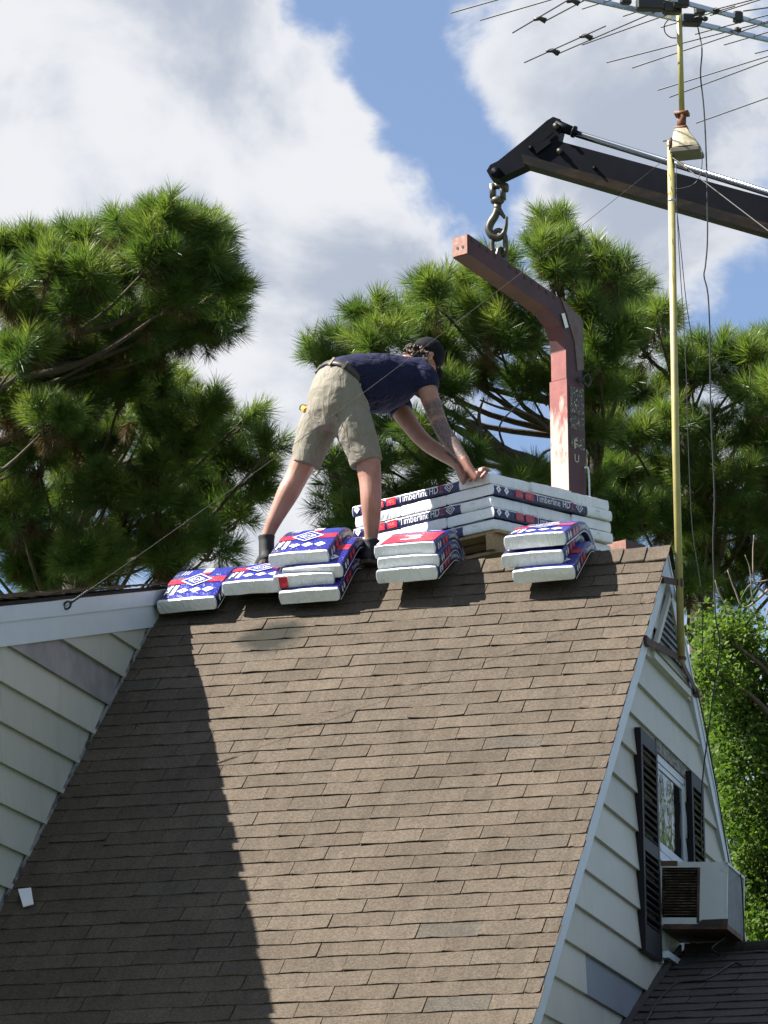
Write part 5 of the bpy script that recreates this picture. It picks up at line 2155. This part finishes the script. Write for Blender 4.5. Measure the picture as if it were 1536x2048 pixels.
# legs
b.tube(smoothpath([L_HIP, J(620, 895, .065), L_KNEE, J(574, 990, .045), J(548, 1042, .05), L_ANK, J(530, 1100, .06)], 5),
       [.088, .086, .084, .082, .080, .077, .074, .071, .068, .066, .063, .061, .060, .061, .061, .059, .056, .052, .048, .044, .041, .038, .036, .035, .034, .034, .034, .034, .034, .035, .035], 16)
b.tube(smoothpath([R_HIP, J(728, 895, -.05), R_KNEE, J(742, 1000, -.065), J(743, 1048, -.045), R_ANK, J(742, 1112, -.02)], 5),
       [.088, .086, .084, .081, .078, .075, .072, .070, .068, .066, .064, .061, .059, .058, .057, .056, .055, .053, .050, .047, .044, .041, .039, .037, .036, .035, .035, .035, .035, .035, .035], 16)
# pelvis and trunk (mostly under the clothes)
sp = [J(668, 815, .0), J(676, 772, .01), J(735, 762, .14), J(795, 757, .27), NECK]
b.tube(smoothpath(sp, 4), [.12, .12, .12, .12, .12, .12, .125, .13, .13, .13, .13, .13, .125, .11, .085, .065, .055], 14)
# arms
b.tube(smoothpath([NECK*.5+R_SH*.5, R_SH, J(861, 800, .21), R_EL, J(903, 886, .15), R_WR], 5),
       [.06, .06, .060, .060, .059, .058, .057, .055, .054, .053, .052, .050, .049, .047, .045, .044, .044, .045, .045, .044, .042, .040, .037, .034, .031, .029], 14)
b.tube(smoothpath([NECK*.5+L_SH*.5, L_SH, J(818, 846, .40), L_EL, J(880, 905, .26), L_WR], 5),
       [.06, .06, .060, .060, .059, .058, .057, .056, .055, .053, .050, .048, .046, .045, .044, .043, .043, .043, .042, .041, .039, .037, .034, .031, .029, .028], 14)
# neck, head
tilt = rad(47)
FD = FW*math.cos(tilt)-UP*math.sin(tilt)
HU = FW*math.sin(tilt)+UP*math.cos(tilt)
b.tube([NECK-FW*.05, NECK*.45+HEAD*.55-HU*.03, HEAD], [.060, .056, .058], 14)
b.sphere(HEAD, (.076, .094, .108), 18, axes=[RT, FD, HU])
b.sphere(HEAD+FD*.035-HU*.062, (.058, .062, .052), 14, axes=[RT, FD, HU])      # jaw
b.sphere(HEAD+FD*.070-HU*.092, (.026, .022, .020), 10, axes=[RT, FD, HU])      # chin
b.tube([HEAD+FD*.085+HU*.008, HEAD+FD*.104-HU*.012, HEAD+FD*.116-HU*.034, HEAD+FD*.096-HU*.043], [.010, .012, .016, .012], 8)   # nose
b.tube([HEAD+FD*.092-HU*.066-RT*.024, HEAD+FD*.098-HU*.066, HEAD+FD*.092-HU*.066+RT*.024], [.007, .009, .007], 8)   # lips
for sg in (-1, 1):
    b.sphere(HEAD+RT*sg*.078-HU*.012-FD*.004, (.011, .020, .033), 10, axes=[RT, FD, HU])
    b.sphere(HEAD+RT*sg*.034+FD*.080+HU*.010, (.018, .012, .010), 8, axes=[RT, FD, HU])
# hands: palms against the load's left face, fingers over its top edge, thumbs below
nv = -vh
for (t, wr, sgn) in ((.085, R_WR, 1), (.175, L_WR, 1)):
    kn = FC+uh*t+nv*.030-wh*.004              # knuckle line centre
    pc_ = FC+uh*t+nv*.042-wh*.040
    d0 = nrm(pc_-wr)
    b.tube([wr-d0*.01, wr*.5+pc_*.5+nv*.004, pc_, kn], [(.031, .028), (.036, .025), (.042, .021), (.038, .017)], 12)
    for i, (du, ln) in enumerate(((-.030, .062), (-.010, .072), (.010, .068), (.029, .054))):
        k0 = kn+uh*du-wh*.006
        p1 = FC+uh*(t+du)+nv*.020+wh*.020
        p2 = FC+uh*(t+du*1.05)-nv*(ln*.35)+wh*.022
        p3 = FC+uh*(t+du*1.08)-nv*(ln*.75)+wh*.012
        b.tube(smoothpath([k0, p1, p2, p3], 4), [.0105, .0105, .0108, .0105, .0100, .0098, .0096, .0094, .0092, .0090, .0086, .0080, .0068], 8)
    th0 = pc_+uh*(-.034)
    b.tube(smoothpath([th0, th0-uh*.022+wh*.012+nv*.004, th0-uh*.030+wh*.036-nv*.010], 4), [.014, .0135, .013, .0125, .012, .0115, .011, .010, .0085], 8)
body = b.build('body', M['skin'], man, True)
remesh(body, .0055, 3)

# --- shorts
SA = nrm(FW*.60+UP*.80)                  # axis of the waist
SD = nrm(np.cross(SA, RT))               # fore-aft at the waist (toward his front/up)
SD = SD if SD@FW > 0 else -SD
s = MB()
ax2 = nrm(FW*.25+UP*.97)
sd2 = nrm(FW-ax2*(FW@ax2))
wc, hc, cc_ = J(677, 762, .0), J(669, 806, -.01), J(669, 846, .0)
rings = [ring(J(672, 862, .0), RT, FW, .150, .130, .120, p=.92), ring(J(674, 842, .0), RT, FW, .178, .165, .150, p=.92), ring(J(676, 822, -.002), RT, nrm(FW+.1*UP), .192, .180, .172, p=.92), ring(J(677, 800, -.004), RT, sd2, .192, .172, .174, p=.92), ring(J(677, 780, -.002), RT, nrm(SD+sd2), .182, .150, .152, p=.92), ring(wc, RT, SD, .168, .128, .126, p=.95)]
s.loft(rings)
s.tube(smoothpath([J(652, 815, .05), J(634, 862, .06), J(621, 898, .062), J(612, 931, .064)], 4), [.100, .108, .114, .116, .114, .110, .106, .102, .099, .097, .095, .093, .092], 18)
s.tube(smoothpath([J(690, 812, -.045), J(711, 862, -.05), J(724, 898, -.05), J(733, 928, -.05)], 4), [.100, .110, .117, .119, .117, .113, .109, .105, .102, .100, .098, .096, .095], 18)
shorts = s.build('shorts', cloth_mat('khaki_cloth', (.215, .196, .160), .08, .5, 8, .2, stretch=(1, 1, .45), dark=(.165, .148, .12)), man, True)
remesh(shorts, .006, 12)
displace(shorts, .11, .016)
displace(shorts, .045, .003)
# belt, loops, seams, pockets
KL = cloth_mat('khaki_loop', (.225, .198, .150), .08, .2)
bl = MB()
rr = ring(wc+SA*.012, RT, SD, .172, .130, .130, n=40, p=.95)
rows = []
for h_, e_ in ((-.019, 1.0), (-.019, 1.025), (.019, 1.025), (.019, 1.0)):
    rows.append([wc+SA*.012+(q-(wc+SA*.012))*e_+SA*h_ for q in rr])
bl.grid(rows+[rows[0]], 0, True)
bl.build('belt', mat('dark_belt', (.030, .024, .024), .5, var=.3, vscale=30), man, True)
for k in (23, 27, 33, 37, 19, 4):
    q = wc+SA*.012+(rr[k]-(wc+SA*.012))*1.04
    o_ = nrm(rr[k]-wc)
    t_ = np.cross(SA, o_)
    lp_ = MB()
    lp_.box(q, t_*.0075, o_*.004, SA*.030)
    lp_.build('belt_loop', KL, man)
# back-pocket welts laid just proud of the cloth
sm_ = MB()
for (c0, k_) in ((J(670, 806, 0), 0),):
    for (xa, xb, ya, yb_) in ((632, 655, 786, 789), (693, 722, 781, 792)):
        for t in np.linspace(0, 1, 9):
            pass


def on_shorts(px, py):
    """point of the shorts hit by the sight line (body ellipsoid approximation)"""
    best = None
    d = ray(px, py)
    for dist in np.linspace(20.3, 21.6, 200):
        P_ = CAM+d*dist
        z = P_[2]
        # nearest ring by height
        c = [(r, np.mean(r, axis=0)) for r in rings]
        k = min(range(len(c)), key=lambda i: abs(c[i][1][2]-z))
        cen = c[k][1]
        rel = P_-cen
        a_ = rel@RT/.180
        f_ = rel@FW
        f_ = f_/.152
        if a_*a_+f_*f_ < 1.0:
            return P_-d*.006
    return CAM+d*20.8


for line in ([(634, 790), (645, 786), (656, 786)], [(634, 791), (638, 806)], [(656, 787), (655, 800)], [(692, 779), (706, 780), (722, 786)], [(668, 768), (668, 790), (670, 815), (677, 845)]):
    pts = [on_shorts(*q) for q in line]
    sm_.tube(smoothpath(pts, 4) if len(pts) > 2 else pts, .0028, 5)
sm_.build('pocket_seams', mat('seam_shadow', (.09, .076, .055), .9), man, True)['kind'] = 'stuff'

# --- t-shirt
s = MB()


def tring(px, py, y, axis, ra, up_, dn_, n=26):
    axis = nrm(axis)
    ay = nrm(UP-axis*(UP@axis))
    return ring(J(px, py, y), RT, ay, ra, up_, dn_, n, .9)


sh = [tring(664, 768, -.015, FW*.75+UP*.70, .168, .112, .105),
      tring(684, 758, .025, FW*.9+UP*.40, .176, .128, .130),
      tring(712, 758, .085, FW*1.0+UP*.18, .185, .140, .165),
      tring(745, 760, .155, FW*1.0+UP*.05, .192, .148, .195),
      tring(778, 762, .225, FW*1.0-UP*.02, .196, .146, .190),
      tring(806, 760, .285, FW*1.0-UP*.05, .195, .132, .155),
      tring(826, 752, .325, FW*1.0-UP*.05, .180, .105, .115),
      tring(838, 742, .350, FW*1.0-UP*.05, .120, .070, .075),
      tring(843, 737, .362, FW*1.0+UP*.0, .070, .056, .056)]
s.loft(sh)
s.tube(smoothpath([J(812, 744, .30), J(838, 750, .235), J(850, 762, .215), J(855, 779, .21)], 4), [.092, .092, .092, .092, .092, .090, .088, .085, .082, .079, .077, .075, .073], 16)
s.tube(smoothpath([J(800, 752, .36), J(786, 782, .43), J(793, 805, .43), J(804, 824, .425)], 4), [.09, .09, .09, .09, .088, .086, .084, .082, .080, .078, .076, .074, .072], 16)
shirt = s.build('t_shirt', cloth_mat('navy_cotton', (.010, .012, .041), .15, .8, 6, .15, stretch=(.6, 1, 1)), man, True)
remesh(shirt, .006, 10)
displace(shirt, .13, .016)
displace(shirt, .05, .004)

# --- boots
BOOT = mat('black_boot', (.009, .0085, .009), .7, var=.3, vscale=25, bump=.3, bscale=70)
SOLE = mat('brown_sole', (.085, .058, .040), .75, var=.3, vscale=40)
for (ank, dr, zs_, lab) in ((L_ANK, nrm(np.array([-.45, .89, 0])), .085, 'l'), (R_ANK, nrm(np.array([.30, .95, 0])), .022, 'r')):
    m = MB()
    sd_v = np.array([dr[1], -dr[0], 0])
    a0 = ank+UP*.018
    heel = np.array([ank[0], ank[1], zs_])
    shaft = [ring(heel+UP*.035-dr*.012, sd_v, dr, .043, .060, .058), ring(heel*.5+ank*.5-dr*.004, sd_v, dr, .045, .056, .052), ring(ank-UP*.012, sd_v, dr, .045, .050, .050), ring(a0, sd_v, dr, .050, .052, .052)]
    m.loft(shaft)
    ft = [ring(heel-dr*.062+UP*.036, sd_v, UP, .022, .020, .030), ring(heel-dr*.050+UP*.04, sd_v, UP, .038, .032, .036), ring(heel+UP*.045, sd_v, UP, .043, .045, .042), ring(heel+dr*.07+UP*.042, sd_v, UP, .046, .050, .040), ring(heel+dr*.14+UP*.036, sd_v, UP, .050, .034, .034), ring(heel+dr*.19+UP*.032, sd_v, UP, .042, .024, .030), ring(heel+dr*.215+UP*.030, sd_v, UP, .022, .014, .022)]
    m.loft(ft)
    bo = m.build('boot', BOOT, man, True)
    remesh(bo, .005, 3)
    m = MB()
    out_ = []
    for (f_, w_) in ((-.070, .020), (-.060, .036), (-.02, .044), (.04, .042), (.09, .048), (.15, .053), (.195, .044), (.218, .022)):
        out_.append((f_, w_))
    poly = [heel+dr*f_+sd_v*w_+UP*.0 for f_, w_ in out_]+[heel+dr*f_-sd_v*w_ for f_, w_ in out_[::-1]]
    m.prism(poly, (0, 0, .020))
    m.build('sole', SOLE, man)

# --- cap and hair
CAPM = cloth_mat('black_cap_cloth', (.005, .0055, .008), .2, .15, 14, .2)
m = MB()
cap_c = HEAD+HU*.018-FD*.004
rows = []
for i in range(9):
    th = rad(90)*max(i-1, 0)/7
    z = .104*math.sin(th) if i else -.030
    q = (math.cos(th)**.75 if i < 8 else .03) if i else .96
    rows.append([cap_c+HU*(z+.004)+RT*.086*q*math.cos(2*math.pi*k/24)+FD*(.105 if math.sin(2*math.pi*k/24) > 0 else .108)*q*math.sin(2*math.pi*k/24) for k in range(24)])
m.loft(rows)
cap = m.build('cap', CAPM, man, True)
m = MB()
rows = []
for i in range(6):
    u_ = i/5
    row = []
    for k in range(11):
        a = (k/10-.5)*2
        ext_ = .100+.068*u_*math.sqrt(max(0, 1-(a*.92)**2))
        row.append(cap_c+RT*a*(.078+.004*u_)+FD*(ext_*math.cos(a*.9) if u_ > 0 else .100*math.sqrt(max(.05, 1-(a*.86)**2)))+HU*(.006-.022*a*a-.012*u_))
    rows.append(row)
low = [[p-HU*.005 for p in r] for r in rows]
m.grid(rows)
m.grid([r[::-1] for r in low])
m.grid([rows[-1], low[-1]])
m.build('visor', CAPM, cap, True)
m = MB()
m.tube([cap_c+HU*.106, cap_c+HU*.114], [.009, .005], 8)
m.build('cap_button', CAPM, cap, True)
m = MB()
rgh = np.random.default_rng(4)
for i in range(60):
    a = rgh.uniform(-1.5, 1.5)
    o0 = HEAD-FD*(.088*math.cos(a))+RT*(.082*math.sin(a))+HU*rgh.uniform(-.075, -.025)
    d_ = nrm(-FD*math.cos(a)+RT*math.sin(a)*.6-HU*.7-UP*.25+rgh.normal(0, .35, 3))
    ln = rgh.uniform(.015, .034)
    c1 = rgh.normal(0, .012, 3)
    m.tube(smoothpath([o0, o0+d_*ln*.4+c1, o0+d_*ln*.8-c1*.6, o0+d_*ln+UP*rgh.uniform(-.01, .012)], 3), [.0060, .0065, .0065, .0060, .0055, .005, .0045, .004, .003, .002], 5)
for i in range(22):
    o0 = HEAD-FD*.088+RT*rgh.uniform(-.05, .05)+HU*rgh.uniform(-.05, -.015)
    d_ = nrm(-FD*.7+UP*.3+RT*rgh.normal(0, .6)-FW*.5)
    ln = rgh.uniform(.025, .055)
    m.tube(smoothpath([o0, o0+d_*ln*.5+UP*.008, o0+d_*ln*.8-UP*.006, o0+d_*ln*.9-UP*.018], 3), [.006, .0065, .0065, .006, .0055, .005, .0045, .004, .003, .002], 5)
m.build('hair', mat('brown_hair', (.045, .026, .015), .6, var=.4, vscale=60), man, True)

# --- tape measure clipped to the left pocket
c = J(610, 818, .0)
tm = thing('tape_measure', c-UP*.035, 'yellow tape measure clipped to the worker\'s left pocket', 'tape measure')
m = MB()
tx_ = nrm(RT*.35+UP*.3)
tz_ = nrm(UP-tx_*(UP@tx_)-RT*.35)
ty_ = np.cross(tz_, nrm(FW))
m.bevel_box(c, nrm(FW)*.022, ty_/np.linalg.norm(ty_)*.016, tz_*.036, .008)
m.build('case', mat('yellow_case', (.62, .30, .02), .4, var=.15), tm)
m = MB()
m.bevel_box(c+tz_*.022, nrm(FW)*.0235, ty_/np.linalg.norm(ty_)*.0175, tz_*.012, .006)
m.build('rubber_grip', M['blackplastic'], tm)

# cycles economy
scn.cycles.max_bounces = 5
scn.cycles.diffuse_bounces = 2
scn.cycles.glossy_bounces = 2
scn.cycles.transmission_bounces = 3
scn.cycles.sample_clamp_indirect = 6.0
scn.cycles.use_adaptive_sampling = True
scn.cycles.adaptive_threshold = 0.015
